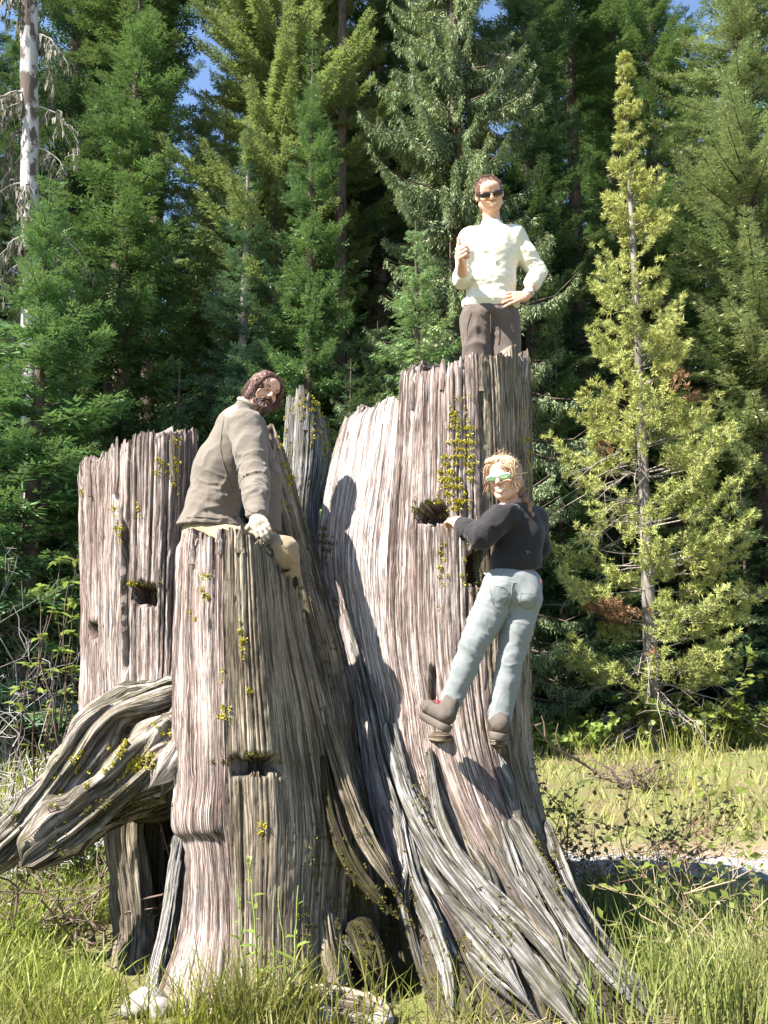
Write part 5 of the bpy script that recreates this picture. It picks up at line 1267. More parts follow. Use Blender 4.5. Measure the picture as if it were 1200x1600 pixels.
# front row of the forest edge, left to right
tree('young_fir', 'bushy young fir with sunlit tips at the left edge beside the snag', 'young', 26, 15.2, sc_for('young', 26, 270, 15.2), sxy=1.1)
tree('young_fir', 'smaller young fir right of the bushy one left of the stump', 'young', 88, 16.4, sc_for('young', 88, 520, 16.4))
tree('fir_tree', 'dark fir with spreading lit lower boughs behind the left slab', 'fir', 165, 20.5, sc_for('fir', 165, -60, 20.5))
tree('fir_tree', 'bluish spire topped fir above the bearded man', 'blue', 365, 20.0, sc_for('blue', 365, 190, 20.))
tree('fir_tree', 'slender green fir with a pale lower trunk right of the bearded man', 'fir', 474, 19.2, sc_for('fir', 474, 60, 19.2), sxy=.72)
tree('spruce_tree', 'big spruce with hanging curtain boughs behind the standing man', 'spruce', 725, 19.6, sc_for('spruce', 725, -420, 19.6), rot=2.2, sxy=.72)
tree('cedar_tree', 'small pale green cedar with drooping sprays left of the standing man', 'cedar', 655, 16.2, sc_for('cedar', 655, 345, 16.2))
tree('fir_tree', 'large olive green fir filling the right edge', 'olive', 1225, 22.5, sc_for('olive', 1225, -330, 22.5), sxy=.9)
tree('cedar_tree', 'tall pale cedar with loose drooping top left of the blue fir tip', 'bigcedar', 325, 23, sc_for('bigcedar', 325, 95, 23))
tree('pine_tree', 'tall yellow green soft needled pine at the top beside the sky gap', 'gold', 415, 21.6, sc_for('gold', 415, -190, 21.6))
tree('pine_tree', 'second yellow green pine crown right of the sky gap', 'gold', 490, 23.5, sc_for('gold', 490, -60, 23.5))
tree('fir_tree', 'fir half hidden behind the yellow pine and the tall slab', 'young', 885, 20.8, sc_for('young', 885, 520, 20.8))
tree('fir_tree', 'low shade-darkened fir right of the yellow pine under the olive fir', 'shade', 1130, 23, sc_for('shade', 1130, 640, 23))
tree('fir_tree', 'low shade-darkened fir directly behind the left slab', 'shade', 260, 18.8, sc_for('shade', 250, 560, 18.8))
tree('fir_tree', 'low shade-darkened fir between the back slab and the tall slab', 'shade', 545, 18.4, sc_for('shade', 545, 560, 18.4))
tree('cedar_tree', 'low cedar peeking over the pale slab', 'cedar', 590, 19.5, sc_for('cedar', 590, 500, 19.5))
tree('tall_fir', 'tall fir behind the snag at the left edge', 'tall', 60, 23.5, 1.0)
tree('tall_fir', 'tall fir rising between the snag and the pale cedar', 'old', 185, 27.0, .9)
tree('tall_fir', 'tall dark fir left of the spruce behind its trunk', 'tall', 590, 24.5, 1.02)
tree('tall_fir', 'tall dark fir right of the spruce behind the bare poles', 'tall', 850, 24.5, .92)
tree('tall_fir', 'tall dark fir behind the tip of the yellow pine', 'old', 1065, 26.0, .92)
tree('pole_tree', 'tall straight dark trunk left of the spruce, crown out of view', 'pole', 527, 21.5, 1.1, sxy=.62)
tree('pole_tree', 'thin dark bare pole right of the standing man', 'pole', 925, 26.5, 1.05)
tree('pole_tree', 'thin grey bare pole just left of the yellow pine tip', 'pole', 1000, 27.5, 1.05)
tree('pole_tree', 'slim dark trunk beside the left dark fir', 'pole', 150, 21.8, .9)
tree('pole_tree', 'slim trunk above the left slab and right of the dark fir', 'pole', 212, 23.0, 1.0)
tree('tall_fir', 'fir top filling the gap below the sky patch at upper left', 'tall', 292, 31, sc_for('tall', 292, 150, 31), sxy=1.2)
# further back, alike from here
rB = np.random.default_rng(77)
far = [(-120, 26), (-40, 29), (20, 33), (95, 30), (150, 36), (262, 33), (300, 38), (385, 36), (455, 40), (560, 30), (610, 35), (660, 29), (700, 37), (745, 27), (790, 32),
       (820, 40), (890, 33), (945, 38), (985, 31), (1035, 36), (1090, 31), (1130, 28), (1180, 34), (1240, 27), (1290, 31), (-200, 32), (345, 46), (520, 47), (640, 50), (770, 48), (880, 52), (1010, 50), (1110, 46), (180, 48), (60, 45)]
for i, (px, Y) in enumerate(far):
    key = ('tall', 'old', 'tall', 'old', 'olive')[i % 5]
    sc = rB.uniform(.72, .95) * (1 if Y < 42 else .85)
    if px in (300, 345, 262): sc *= .62
    tree('background_fir', 'fir of the dense forest standing behind the front row', key, px, Y + rB.uniform(-.8, .8), sc, group='firs deep in the forest')
# understory
for i, (px, Y) in enumerate([(40, 22), (110, 19.8), (330, 22.5), (420, 22), (640, 21.5), (780, 21), (960, 24), (840, 19.6), (1050, 25), (1210, 23), (1180, 21.2), (500, 24), (700, 24.5), (200, 24), (905, 22.4), (1000, 22.2)]):
    tree('understory_fir', 'small fir darkened for the shade under the front row', 'shade', px, Y, rB.uniform(.42, .72), group='small firs under the forest edge')
# trees of the same edge standing left of the view, whose shade falls on the lower left forest
for i, (x, y, k, s_) in enumerate([(-10.6, 15.6, 'tall', .70), (-13.8, 14.2, 'tall', .85), (-9.2, 17.2, 'fir', 1.0), (-12.2, 18.6, 'fir', 1.1)]):
    cm, tm, H = PROTO[k]
    o = thing('edge_fir', 'fir at the forest edge beyond the left side of the view', 'tree', (x, y, float(ground_z(x, y))), 'firs at the left forest edge')
    o.scale = (s_,) * 3; o.rotation_euler = (0, 0, i * 1.3); link('trunk', tm, o); link('crown', cm, o)

# ---------------------------------------------------------------- the sunlit yellow pine at the right
def hero_pine():
    px, Y = 1023, 17.6
    base = G(px, Y, float(ground_z(G(px, Y, .2)[0], Y))); H = P(px, 84, Y)[2] - base[2]
    m = wdep(P(px, 700, Y)) / FPX
    hh = [(84, 6), (150, 13), (250, 28), (330, 46), (420, 64), (520, 86), (640, 98), (760, 120), (860, 134), (980, 142), (1070, 144), (1120, 124), (1160, 60)]
    zz = [P(px, q[0], Y)[2] - base[2] for q in hh][::-1]; ww = [q[1] * m for q in hh][::-1]
    (V, F, t), W = conifer(401, H, .9, lambda q: float(np.interp(.9 + q * (H - .9), zz, ww)), 3.3, 'pine', per=6, gap=.08, rtrunk=.0098, dens=1.25)
    o = thing('pine_tree', 'sunlit yellow green pine with brown dead patches at the meadow edge', 'tree', tuple(base))
    link('trunk', mesh_np('trunk', W[0], W[1], B_GREY), o)
    # dead needles in patches of their own
    c = V.reshape(-1, 3, 3).mean(1); qx, qy = proj(c + base)
    dead = np.zeros(len(c), bool)
    for (x, y, a, b_) in ((968, 955, 55, 22), (1085, 590, 36, 34), (945, 700, 16, 14), (905, 1100, 8, 22), (1010, 1010, 18, 14)):
        dead |= ((qx - x) / a) ** 2 + ((qy - y) / b_) ** 2 < 1 + .5 * vn3(c * 3, 5)
    bald = np.zeros(len(c), bool)
    for (x, y, a, b_) in ((955, 850, 20, 30), (960, 1085, 30, 16), (990, 1140, 56, 24), (948, 775, 20, 12), (1110, 1085, 18, 14)):
        bald |= ((qx - x) / a) ** 2 + ((qy - y) / b_) ** 2 < 1 + .6 * vn3(c * 2.5, 6)
    live = ~dead & ~bald
    def sub(mask):
        Vs = V.reshape(-1, 3, 3)[mask].reshape(-1, 3); return Vs, np.arange(len(Vs)).reshape(-1, 3), t.reshape(-1, 3)[mask].ravel()
    a = sub(live); link('crown', mesh_np('crown', a[0], a[1], N_GOLD, False, pt={'tint': a[2]}), o)
    a = sub(dead & ~bald); x = link('dead_foliage', mesh_np('dead_foliage', a[0], a[1], N_RED, False, pt={'tint': a[2]}), o); x['label'] = 'reddish brown dead needle patches'
    # dead grey lower branches with their twigs
    R = np.random.default_rng(12)
    for i in range(52):
        tb = []
        z = R.uniform(.25, 1.9) if i < 38 else R.uniform(3.2, 6.2); az = R.uniform(2.2, 4.4) if i >= 38 else R.uniform(0, 6.28); L = R.uniform(.8, 1.9)
        d = A3([math.cos(az), math.sin(az), 0]); q = [A3([0, 0, z]) + d * L * s + A3([0, 0, L * (-.15 * s - .35 * s * s)]) + R.normal(0, .03, 3) for s in np.linspace(0, 1, 6)]
        tb.append(tube(np.array(q), np.linspace(.014, .004, 6), 4))
        for k in range(9):
            p = q[1 + k % 5] * .6 + q[min(5, 2 + k % 5)] * .4; dd = nrm(d * .6 + R.normal(0, .6, 3) + A3([0, 0, -.25])) * R.uniform(.15, .5)
            tb.append(tube(np.array([p, p + dd * .5 + R.normal(0, .02, 3), p + dd]), [.005, .004, .002], 3))
        Vd, Fd = join(tb); link('dead_branch', mesh_np('dead_branch', Vd, Fd, B_DEAD), o)
hero_pine()

# ---------------------------------------------------------------- the bare white snag at the left
def snag():
    Y = 16.8; o = thing('dead_tree', 'bare white dead trunk hung with grey lichen at the upper left', 'tree', tuple(G(52, Y, .1))); bo = A3(o.location)
    pts = [np.r_[G(52, Y, -.2), .22], np.r_[P(50, 700, Y), .19], np.r_[P(47, 400, Y), .165], np.r_[P(46, 200, Y), .160], np.r_[P(45, 0, Y), .155], np.r_[P(45, -220, Y), .12], np.r_[P(47, -420, Y), .02]]
    S = cr(np.array(pts), 140); V, F = tube(S[:, :3], S[:, 3], 20); V = V + .012 * vn3(V * A3([9, 9, 1.5]), 3)[:, None]
    b = NB('peeling_snag'); v = b.n('NewGeometry').outputs['Position']
    c = b.mix(b.noise(b.scale(v, (14, 14, 1.2)), 1, 5), (.26, .24, .235), (.46, .44, .43))
    c = b.mix(b.ramp(b.noise(b.scale(v, (4, 4, 2.2)), 1, 4), [(.50, 0.), (.56, 1.)]), c, (.085, .065, .052))
    b.surf(c, .85, b.bump(b.noise(b.scale(v, (30, 30, 3)), 1, 4), .6, .02), .2)
    part('trunk', V, F, b.m, o, bo)
    R = np.random.default_rng(31); lv = []; gm = plain('grey_dead_branch', (.32, .28, .26), .9, .35, 6)
    for i in range(38):
        tb = []
        py = R.uniform(-200, 460); p = P(47, py, Y); az = R.uniform(0, 6.28); d = A3([math.cos(az), math.sin(az) * .8, 0]); L = R.uniform(.3, 1.05)
        q = np.array([p + d * L * s + A3([0, 0, L * (.25 * s - .95 * s * s)]) + R.normal(0, .02, 3) * s for s in np.linspace(0, 1, 9)])
        tb.append(tube(q, np.linspace(.026, .006, 9), 5))
        for k in range(10):
            a = q[R.integers(3, 9)]; e = a + A3([R.normal(0, .12), R.normal(0, .12), -R.uniform(.15, .55)])
            tb.append(tube(np.array([a, (a + e) / 2 + R.normal(0, .04, 3), e]), [.007, .005, .003], 3))
            for m_ in range(9):
                f = R.random(); c0 = a * (1 - f) + e * f + R.normal(0, .03, 3); lv.append((c0, R.uniform(.05, .16)))
        V, F = join(tb); part('dead_branch', V, F, gm, o, bo)
    c = A3([x[0] for x in lv]); l = A3([x[1] for x in lv]); n = len(c); w_ = R.normal(0, 1, (n, 3)); w_[:, 2] *= .2; w_ = nrm(w_) * (l * .22)[:, None]
    V = np.stack([c - w_, c + w_, c + w_ * .3 - A3([0, 0, 1]) * l[:, None], c - w_ * .3 - A3([0, 0, 1]) * l[:, None]], 1).reshape(-1, 3)
    o2 = part('hanging_lichen', V, np.arange(n * 4).reshape(-1, 4), leaf_mat('grey_beard_lichen', (.11, .10, .07), (.22, .21, .15), None, .2), o, bo, smooth=False, pt={'tint': np.repeat(R.random(n), 4)})
    o2['kind'] = 'stuff'
snag()
# ------------------------------------------------------------------ grass and small plants
def blades(x, y, hgt, wid, lean, R, tint, z0=None, bend=.45):
    n = len(x); az = R.uniform(0, 2 * np.pi, n); d = np.stack([np.cos(az), np.sin(az), 0 * az], -1); sd_ = np.stack([-np.sin(az), np.cos(az), 0 * az], -1)
    fa = R.uniform(0, 2 * np.pi, n); sd_ = np.stack([np.cos(fa), np.sin(fa), 0 * fa], -1)
    b = np.stack([x, y, (ground_z(x, y) if z0 is None else z0) - .01], -1)
    lv = []
    for f, wf in ((0, 1.), (.4, .85), (.75, .55), (1., .04)):
        c = b + d * (lean * hgt * (f * .35 + bend * f * f))[:, None]; c[:, 2] += hgt * (f - .30 * lean * f * f)
        lv += [c - sd_ * (wid * wf)[:, None], c + sd_ * (wid * wf)[:, None]]
    V = np.stack(lv, 1).reshape(-1, 3); q = np.array([[0, 1, 3, 2], [2, 3, 5, 4], [4, 5, 7, 6]])
    F = (q[None] + np.arange(n)[:, None, None] * 8).reshape(-1, 4)
    return V, F, np.repeat(tint, 8)
GRASS = leaf_mat('fresh_grass', (.150, .175, .026), (.29, .31, .060), (.27, .25, .10), .35, .5, .3, 1.6, True)
GRASS_D = leaf_mat('meadow_grass_blades', (.185, .195, .045), (.33, .33, .10), (.36, .31, .16), .3, .6, .2, .9, True)
GRASS_S = leaf_mat('tall_green_grass', (.11, .14, .03), (.22, .25, .065), (.27, .24, .11), .3, .5, .3, 1.4, True)
RG = np.random.default_rng(9)
def stump_clear(x, y):        # keep the blades off the wood
    return ((x + .45) / 1.45) ** 2 + ((y - 5.95) / 1.05) ** 2 > 1
def grass(name, n, xr, yr, h, wd, mat, label, dens=None, seed=1, lean=(.2, 1.)):
    R = np.random.default_rng(seed); x = R.uniform(*xr, n); y = R.uniform(*yr, n)
    k = fb2(x * 1.3, y * 1.3, seed) * .6 + fb2(x * 4, y * 4, seed + 1) * .4
    ok = stump_clear(x, y) & (R.random(n) < np.clip(.55 + 1.1 * k, .08, 1))
    if dens is not None: ok &= R.random(n) < dens(x, y)
    x, y, k = x[ok], y[ok], k[ok]; n = len(x)
    hh = R.uniform(*h, n) * (1 + .7 * k)
    V, F, t = blades(x, y, hh, R.uniform(*wd, n), R.uniform(*lean, n), R, np.clip(.5 + .3 * R.normal(0, 1, n), 0, 1))
    o = link(name, mesh_np(name, V, F, mat, False, pt={'tint': t})); tag(o, label, 'grass', kind='stuff')
inroad = lambda x, y: sstep(.5, 1.3, np.abs(y - road_mid(x)))
grass('foreground_grass', 9500, (-2.7, 1.0), (4.1, 5.35), (.10, .26), (.0024, .0052), GRASS, 'bright yellow green grass along the foot of the stump', lambda x, y: sstep(.1, -.5, x) * .8 + .25, 11)
grass('foreground_grass', 24000, (-4.2, -1.3), (4.6, 7.6), (.12, .36), (.003, .006), GRASS, 'sunlit green grass left of the stump under the roots', None, 12)
grass('tall_grass', 9000, (.85, 3.2), (4.5, 6.5), (.16, .46), (.0025, .0055), GRASS_S, 'tall shaded grass at the right foot of the stump', lambda x, y: .35 + .65 * sstep(1.0, 1.5, x) * (1 - sstep(2.0, 2.9, x)), 13, (.1, .7))
grass('dry_grass', 9000, (1.0, 4.4), (4.6, 8.0), (.06, .20), (.002, .004), GRASS_D, 'short dry straw coloured grass beside the road', inroad, 14, (.5, 1.6))
grass('meadow_grass', 42000, (-13, 14), (9.2, 21.5), (.10, .30), (.005, .012), GRASS_D, 'pale yellow green meadow grass between road and forest', lambda x, y: inroad(x, y) * (1 - .75 * sstep(20, 21.5, y)), 15, (.3, 1.2))
grass('meadow_grass', 9000, (1.5, 12), (11, 21), (.30, .62), (.006, .012), GRASS, 'taller green grass clumps in the meadow before the pine', lambda x, y: sstep(.05, .4, fb2(x * .8, y * .8, 4) + .25 * sstep(14, 18, y)), 16, (.1, .7))
grass('meadow_grass', 12000, (-12, -2), (8, 20), (.2, .5), (.006, .012), GRASS, 'green meadow grass left of the stump', inroad, 17, (.1, .8))
def straw():
    R = np.random.default_rng(91); n = 3600
    x, y = R.uniform(.3, 3.4, n), R.uniform(4.4, 8, n); a = R.uniform(0, 6.28, n); L = R.uniform(.06, .26, n)
    d = np.stack([np.cos(a), np.sin(a), R.normal(.05, .12, n)], -1) * L[:, None]; c = np.stack([x, y, ground_z(x, y) + .012 + R.uniform(0, .03, n)], -1); s_ = np.stack([-np.sin(a), np.cos(a), 0 * a], -1) * .0022
    V = np.stack([c - s_, c + s_, c + d + s_ * .5, c + d - s_ * .5], 1).reshape(-1, 3)
    o = link('straw', mesh_np('straw', V, np.arange(n * 4).reshape(-1, 4), leaf_mat('dry_straw', (.26, .20, .11), (.46, .38, .23), None, .1), False, pt={'tint': np.repeat(R.random(n), 4)})); tag(o, 'dry fallen straw on the ground right of the stump', 'straw', kind='stuff')
straw()

def leaf_mesh(L, W, fold=.25, droop=.25, mat=None, n=4):
    s = np.linspace(0, 1, n + 1); w_ = W * np.sin(np.pi * np.clip(s, .0, 1) ** .8) ** .85; w_[0] = W * .06; w_[-1] = W * .02
    z = -droop * L * s * s
    V = np.stack([np.stack([s * L, -w_, z + fold * w_], -1), np.stack([s * L, 0 * s, z], -1), np.stack([s * L, w_, z + fold * w_], -1)], 1).reshape(-1, 3)
    return mesh_np('leaf', V, grid_faces(n + 1, 3), mat, True, pt={'tint': np.full(len(V), .6)})
def place_leaf(me, parent, p, d, up, scale=1., label=None):
    d = nrm(d); y = nrm(np.cross(up, d)); z = np.cross(d, y)
    M = Matrix.Identity(4)
    for i in range(3): M[i][0], M[i][1], M[i][2], M[i][3] = d[i] * scale, y[i] * scale, z[i] * scale, p[i] - parent.location[i]
    o = bpy.data.objects.new('leaf', me); COL.objects.link(o); o.parent = parent; o.matrix_local = M; return o

LEAF_G = leaf_mat('shrub_leaf', (.11, .155, .025), (.19, .235, .05), (.15, .20, .04), .35, .4, .4, 3)
STEM_G = plain('green_stem', (.16, .18, .05), .6, .2, 12)
STEM_B = plain('brown_stem', (.13, .09, .07), .85, .35, 14)
STEM_P = plain('pale_dead_stem', (.40, .36, .34), .85, .3, 14)
STEM_R = plain('red_brown_stem', (.15, .075, .055), .8, .3, 14)

def wander(p0, p1, n, amp, seed):
    s = np.linspace(0, 1, n); q = np.asarray(p0)[None] * (1 - s)[:, None] + np.asarray(p1)[None] * s[:, None]
    return q + amp * np.sin(np.pi * s)[:, None] * np.stack([vn2(s * 3, 1, seed), vn2(s * 3, 4, seed), .6 * vn2(s * 3, 8, seed)], -1) + .2 * amp * np.stack([vn2(s * 9, 2, seed), vn2(s * 9, 5, seed), vn2(s * 9, 7, seed)], -1)

def leafy_shrub():
    R = np.random.default_rng(3); b = G(75, 6.9, 0.); o = thing('leafy_shrub', 'green shrub with bright whorled leaves against the left edge of the stump', 'shrub', tuple(b))
    tips = [(92, 872), (62, 915), (108, 905), (116, 935), (88, 952), (62, 990), (112, 985), (100, 1012), (48, 1035), (80, 1042), (30, 1068), (116, 1040), (60, 1075), (105, 1078), (120, 872), (122, 960), (20, 1098), (84, 1108)]
    tb = []; me = [leaf_mesh(.10, .021, .3, .25, LEAF_G), leaf_mesh(.085, .019, .2, .5, LEAF_G), leaf_mesh(.07, .017, .35, .1, LEAF_G)]
    for i, (x, y) in enumerate(tips):
        Y = 6.75 + R.uniform(-.15, .25); t = P(x, y, Y); r0 = b + A3([R.uniform(-.25, .25), R.uniform(-.1, .2), -.03])
        q = wander(r0, t, 14, .12, 60 + i); tb.append(tube(q, np.linspace(.009, .0035, 14), 5))
        for k in range(R.integers(6, 9)):
            az = k * 2.4 + R.uniform(-.4, .4); d = A3([math.cos(az), math.sin(az), R.uniform(-.25, .55)])
            place_leaf(me[R.integers(3)], o, t - nrm(q[-1] - q[-3]) * R.uniform(0, .04), d, A3([R.normal(0, .25), R.normal(-.2, .25), 1]), R.uniform(.75, 1.25))
        for k in range(3):
            j = R.integers(8, 13); d = A3([R.normal(0, 1), R.normal(0, 1), .3]); place_leaf(me[R.integers(3)], o, q[j], d, A3([0, -.2, 1]), R.uniform(.6, 1.))
    V, F = join(tb); part('stem', V, F, STEM_B, o, b)
leafy_shrub()

def twig_bush(name, label, base, spread, n, mat, seed, rad=.006, kids=4, up=1., zmax=None, leaf=None, nleaf=0, lsize=.03):
    R = np.random.default_rng(seed); o = thing(name, label, 'shrub', tuple(base)); tb, lp = [], []
    def grow(p, d, L, r, lev):
        e = p + d * L; q = wander(p, e, 8, L * .22, int(R.integers(1e6))); h_ = q if lev == 0 else q[[0, 2, 5, 7]]; tb.append(tube(h_, np.linspace(r, r * .55, len(h_)), 5 if lev == 0 else 3))
        if lev < 2:
            for k in range(kids):
                j = R.integers(2, 8); dd = nrm(d * .7 + R.normal(0, .55, 3) * A3([1, 1, .7])); grow(q[j], dd, L * R.uniform(.28, .55), r * .55, lev + 1)
        if leaf is not None:
            for k in range(nleaf): lp.append((q[R.integers(1, 8)], nrm(d * .3 + R.normal(0, 1, 3) * A3([1, 1, .5]))))
    for i in range(n):
        a = R.uniform(0, 6.28); d = nrm(A3([math.cos(a) * spread[0], math.sin(a) * spread[1], up * R.uniform(.5, 1.1)]))
        grow(A3(base) + A3([R.normal(0, .12), R.normal(0, .1), -.03]), d, spread[2] * R.uniform(.6, 1.1), rad * R.uniform(.7, 1.2), 0)
    V, F = join(tb); part('stem', V, F, mat, o, base)
    if lp:
        n_ = len(lp); c = A3([x[0] for x in lp]); d = A3([x[1] for x in lp]); L = lsize * R.uniform(.6, 1.3, n_)[:, None]; u = nrm(R.normal(0, 1, (n_, 3)) * .6 + A3([0, -.2, 1])); s_ = nrm(np.cross(u, d)); 
        V = np.stack([c, c + d * L * .45 + s_ * L * .3 + u * L * .06, c + d * L, c + d * L * .45 - s_ * L * .3 + u * L * .06], 1).reshape(-1, 3)
        part('foliage', V, np.arange(n_ * 4).reshape(-1, 4), leaf, o, base, smooth=False, pt={'tint': np.repeat(R.random(n_), 4)})
    return o
twig_bush('dead_bush', 'tangle of pale leafless twigs at the left edge below the leafy shrub', G(20, 7.0, .0), (.9, .5, 1.25), 22, STEM_P, 41, .008, 5)
twig_bush('dead_bush', 'pale dead twigs reaching up in front of the meadow at far left', G(-40, 6.6, .0), (.7, .4, 1.5), 10, STEM_P, 42, .008, 4)
twig_bush('bare_shrub', 'dark brown arching stems under the left roots', G(110, 5.9, 0), (1., .5, .8), 10, STEM_B, 43, .009, 3, .8)
twig_bush('bare_shrub', 'brown leafless stems at the lower left edge', G(10, 5.7, 0), (.9, .5, .8), 8, STEM_B, 44, .008, 3, .9, leaf=LEAF_G, nleaf=1, lsize=.05)
LEAF_R = leaf_mat('rose_leaf', (.075, .090, .035), (.16, .165, .055), (.17, .085, .055), .3, .5, .3, 6)
twig_bush('rose_bush', 'wild rose bush with thin red stems and small dark leaves right of the stump', G(985, 6.35, 0), (.85, .5, .95), 20, STEM_R, 45, .005, 4, 1.1, leaf=LEAF_R, nleaf=2, lsize=.042)
twig_bush('rose_bush', 'smaller rose bush hugging the right flank of the stump', G(905, 5.95, 0), (.5, .4, .85), 9, STEM_R, 46, .005, 4, 1.2, leaf=LEAF_R, nleaf=2, lsize=.045)
twig_bush('young_bush', 'pale stemmed bush with yellow leaves at the lower right corner', G(1165, 5.05, 0), (.6, .4, .75), 12, plain('straw_stem', (.30, .23, .14), .8, .3), 47, .005, 4, 1., leaf=LEAF_G, nleaf=2, lsize=.05)
twig_bush('young_bush', 'leafy green bush at the meadow edge right of the pine', G(1105, 17.5, .18), (1.0, .6, 1.3), 24, STEM_B, 48, .012, 4, .8, leaf=LEAF_G, nleaf=6, lsize=.15)
twig_bush('brush_heap', 'small brown brushwood heap in the grass before the pine', G(1000, 12.6, .1), (1., .5, .55), 16, STEM_B, 49, .014, 4, .35)
for i, (x, y) in enumerate([(880, 18), (930, 19), (1180, 18.5), (850, 16.5)]):
    twig_bush('meadow_herb', ['leafy herb clump by the tall slab at the forest edge', 'leafy herb clump left of the pine foot', 'leafy herb clump by the fallen log', 'leafy herb clump beside the stump edge in the meadow'][i], G(x, y, .18), (.8, .8, .8), 14, STEM_G, 60 + i, .008, 2, .7, leaf=LEAF_G, nleaf=7, lsize=.13)
twig_bush('fern_clump', 'green leafy plants seen under the arching left roots', G(195, 7.2, 0), (.8, .6, .6), 18, STEM_G, 65, .005, 2, .8, leaf=LEAF_G, nleaf=6, lsize=.07)
twig_bush('fern_clump', 'green leafy plants beside the left end of the roots', G(60, 7.4, 0), (1., .6, .6), 22, STEM_G, 66, .005, 2, .8, leaf=LEAF_G, nleaf=6, lsize=.07)

def weed(base_px, Y, top, lean, seed, label, nl=14, flower=False):
    R = np.random.default_rng(seed); b = G(base_px, Y, -.02); t = P(top[0], top[1], Y - .02); o = thing('weed', label, 'plant', tuple(b))
    q = wander(b, t, 24, .02, seed); V, F = tube(q, np.linspace(.0055, .0028, 24), 6); part('stem', V, F, plain('weed_stem', (.20, .24, .06), .6, .2) if seed == 1 else bpy.data.materials['weed_stem'], o, b)
    me = [leaf_mesh(.055, .010, .3, .15, LEAF_G), leaf_mesh(.075, .013, .3, .5, LEAF_G)]
    for k in range(nl):
        f = .12 + .86 * k / nl; p = q[int(f * 23)]; az = k * 2.4 + R.uniform(-.5, .5)
        place_leaf(me[k % 2], o, p, A3([math.cos(az), math.sin(az) * .6, R.uniform(.2, 1.0)]), A3([0, -.4, 1]), R.uniform(.5, 1.15) * (1.1 - .4 * f))
    if flower:
        bm = leaf_mesh(.030, .009, .4, -.1, leaf_mat('pale_bud', (.26, .28, .12), (.40, .42, .22), None, .3))
        for k in range(16):
            az = k * 2.4; x = place_leaf(bm, o, t - nrm(q[-1] - q[-4]) * .045 * (k / 16), A3([math.cos(az) * .6, math.sin(az) * .6, 1.]), A3([0, -.5, .6]), R.uniform(.7, 1.2)); x.name = 'bud'
weed(408, 4.66, (389, 1345), 0, 1, 'tall weed with a pale budding tip in front of the front slab', 16, True)
weed(380, 4.68, (372, 1382), 0, 2, 'slender weed with sparse leaves left of the budding weed', 12)
weed(447, 4.66, (436, 1388), 0, 3, 'thin reed like weed right of the budding weed', 8)
weed(452, 4.64, (466, 1384), 0, 4, 'grassy stalk farthest right before the front slab', 9)
weed(420, 4.6, (426, 1470), 0, 5, 'short grassy stalk between the taller weeds', 7)
def stalks():
    R = np.random.default_rng(8); n = 420
    x = np.concatenate([R.normal(-.60, .16, n), R.uniform(-2.2, .5, n // 2)]); y = R.uniform(4.45, 4.72, len(x))
    V, F, t = blades(x, y, R.uniform(.16, .48, len(x)), R.uniform(.0025, .006, len(x)), R.uniform(.1, .9, len(x)), R, R.random(len(x)))
    o = link('grass_tuft', mesh_np('grass_tuft', V, F, GRASS, False, pt={'tint': t})); tag(o, 'long bright grass blades rising round the weeds at the stump foot', 'grass', kind='stuff')
stalks()
def single_plant(px, Y, top, seed, name, label, mat, nl=16, ls=.05):
    R = np.random.default_rng(seed); b = G(px, Y, 0); o = thing(name, label, 'plant', tuple(b)); t = P(top[0], top[1], Y); q = wander(b, t, 20, .12, seed)
    V, F = tube(q, np.linspace(.005, .0022, 20), 5); part('stem', V, F, mat, o, b)
    me = leaf_mesh(ls, ls * .28, .3, .2, LEAF_R)
    for k in range(nl):
        p = q[int(6 + 13 * k / nl)]; az = R.uniform(0, 6.28); place_leaf(me, o, p, A3([math.cos(az), math.sin(az) * .5, R.uniform(-.1, .5)]), A3([0, -.5, 1]), R.uniform(.6, 1.1))
single_plant(900, 6.1, (838, 1195), 71, 'rose_shoot', 'arching rose shoot with a leafy tip beside the right edge of the stump', STEM_R, 22)
single_plant(1080, 6.2, (1098, 1215), 72, 'rose_shoot', 'upright rose shoot standing above the bush against the road', STEM_R, 18)
single_plant(1150, 5.6, (1172, 1350), 73, 'rose_shoot', 'thin leafy shoot at the right edge over the dirt', STEM_R, 14)

# ------------------------------------------------------------------ lichen and moss tufts set on the wood
def on_wood(px, py, names=None):
    best = None
    for S, N, nm in SURF:
        st = S[::2, ::2]; x, y = proj(st); d = (x - px) ** 2 + (y - py) ** 2
        for j in np.argsort(d.ravel())[:3]:
            if d.ravel()[j] > 60: continue
            i = np.unravel_index(j, d.shape); p = st[i]; n = N[::2, ::2][i]
            if n @ (p - A3([0, 0, CAM_H])) > 0 and nm == 'root': continue
            if best is None or p[1] < best[0][1] - .02: best = (p, n)
    return best
def lichen(name, label, spots, mat, seed, size):
    R = np.random.default_rng(seed); Vs, n = [], 0
    for (x, y, rx, ry, k) in spots:
        for _ in range(int(k * 1.5)):
            h = on_wood(x + R.normal(0, rx), y + R.normal(0, ry))
            if h is None: continue
            p, nn = h; nn = nn if nn[1] < 0 else -nn
            for m in range(20):
                c = p + R.normal(0, size * .55, 3) * A3([.8, .5, 1.2]) - 0 * nn; d = nrm(nn + R.normal(0, .9, 3)); s_ = nrm(np.cross(d, R.normal(0, 1, 3))); L = size * R.uniform(.35, 1.)
                Vs += [c - d * L * .3, c + d * L * .4 + s_ * L * .4, c + d * L, c + d * L * .4 - s_ * L * .4]; n += 1
    o = part(name, A3(Vs), np.arange(n * 4).reshape(-1, 4), mat, stump, SO, smooth=False, pt={'tint': np.repeat(R.random(n), 4)})
    o['kind'] = 'stuff'; o['label'] = label
LICH = leaf_mat('yellow_lichen', (.36, .31, .018), (.62, .56, .06), (.42, .40, .07), .15, .8, .1, 9)
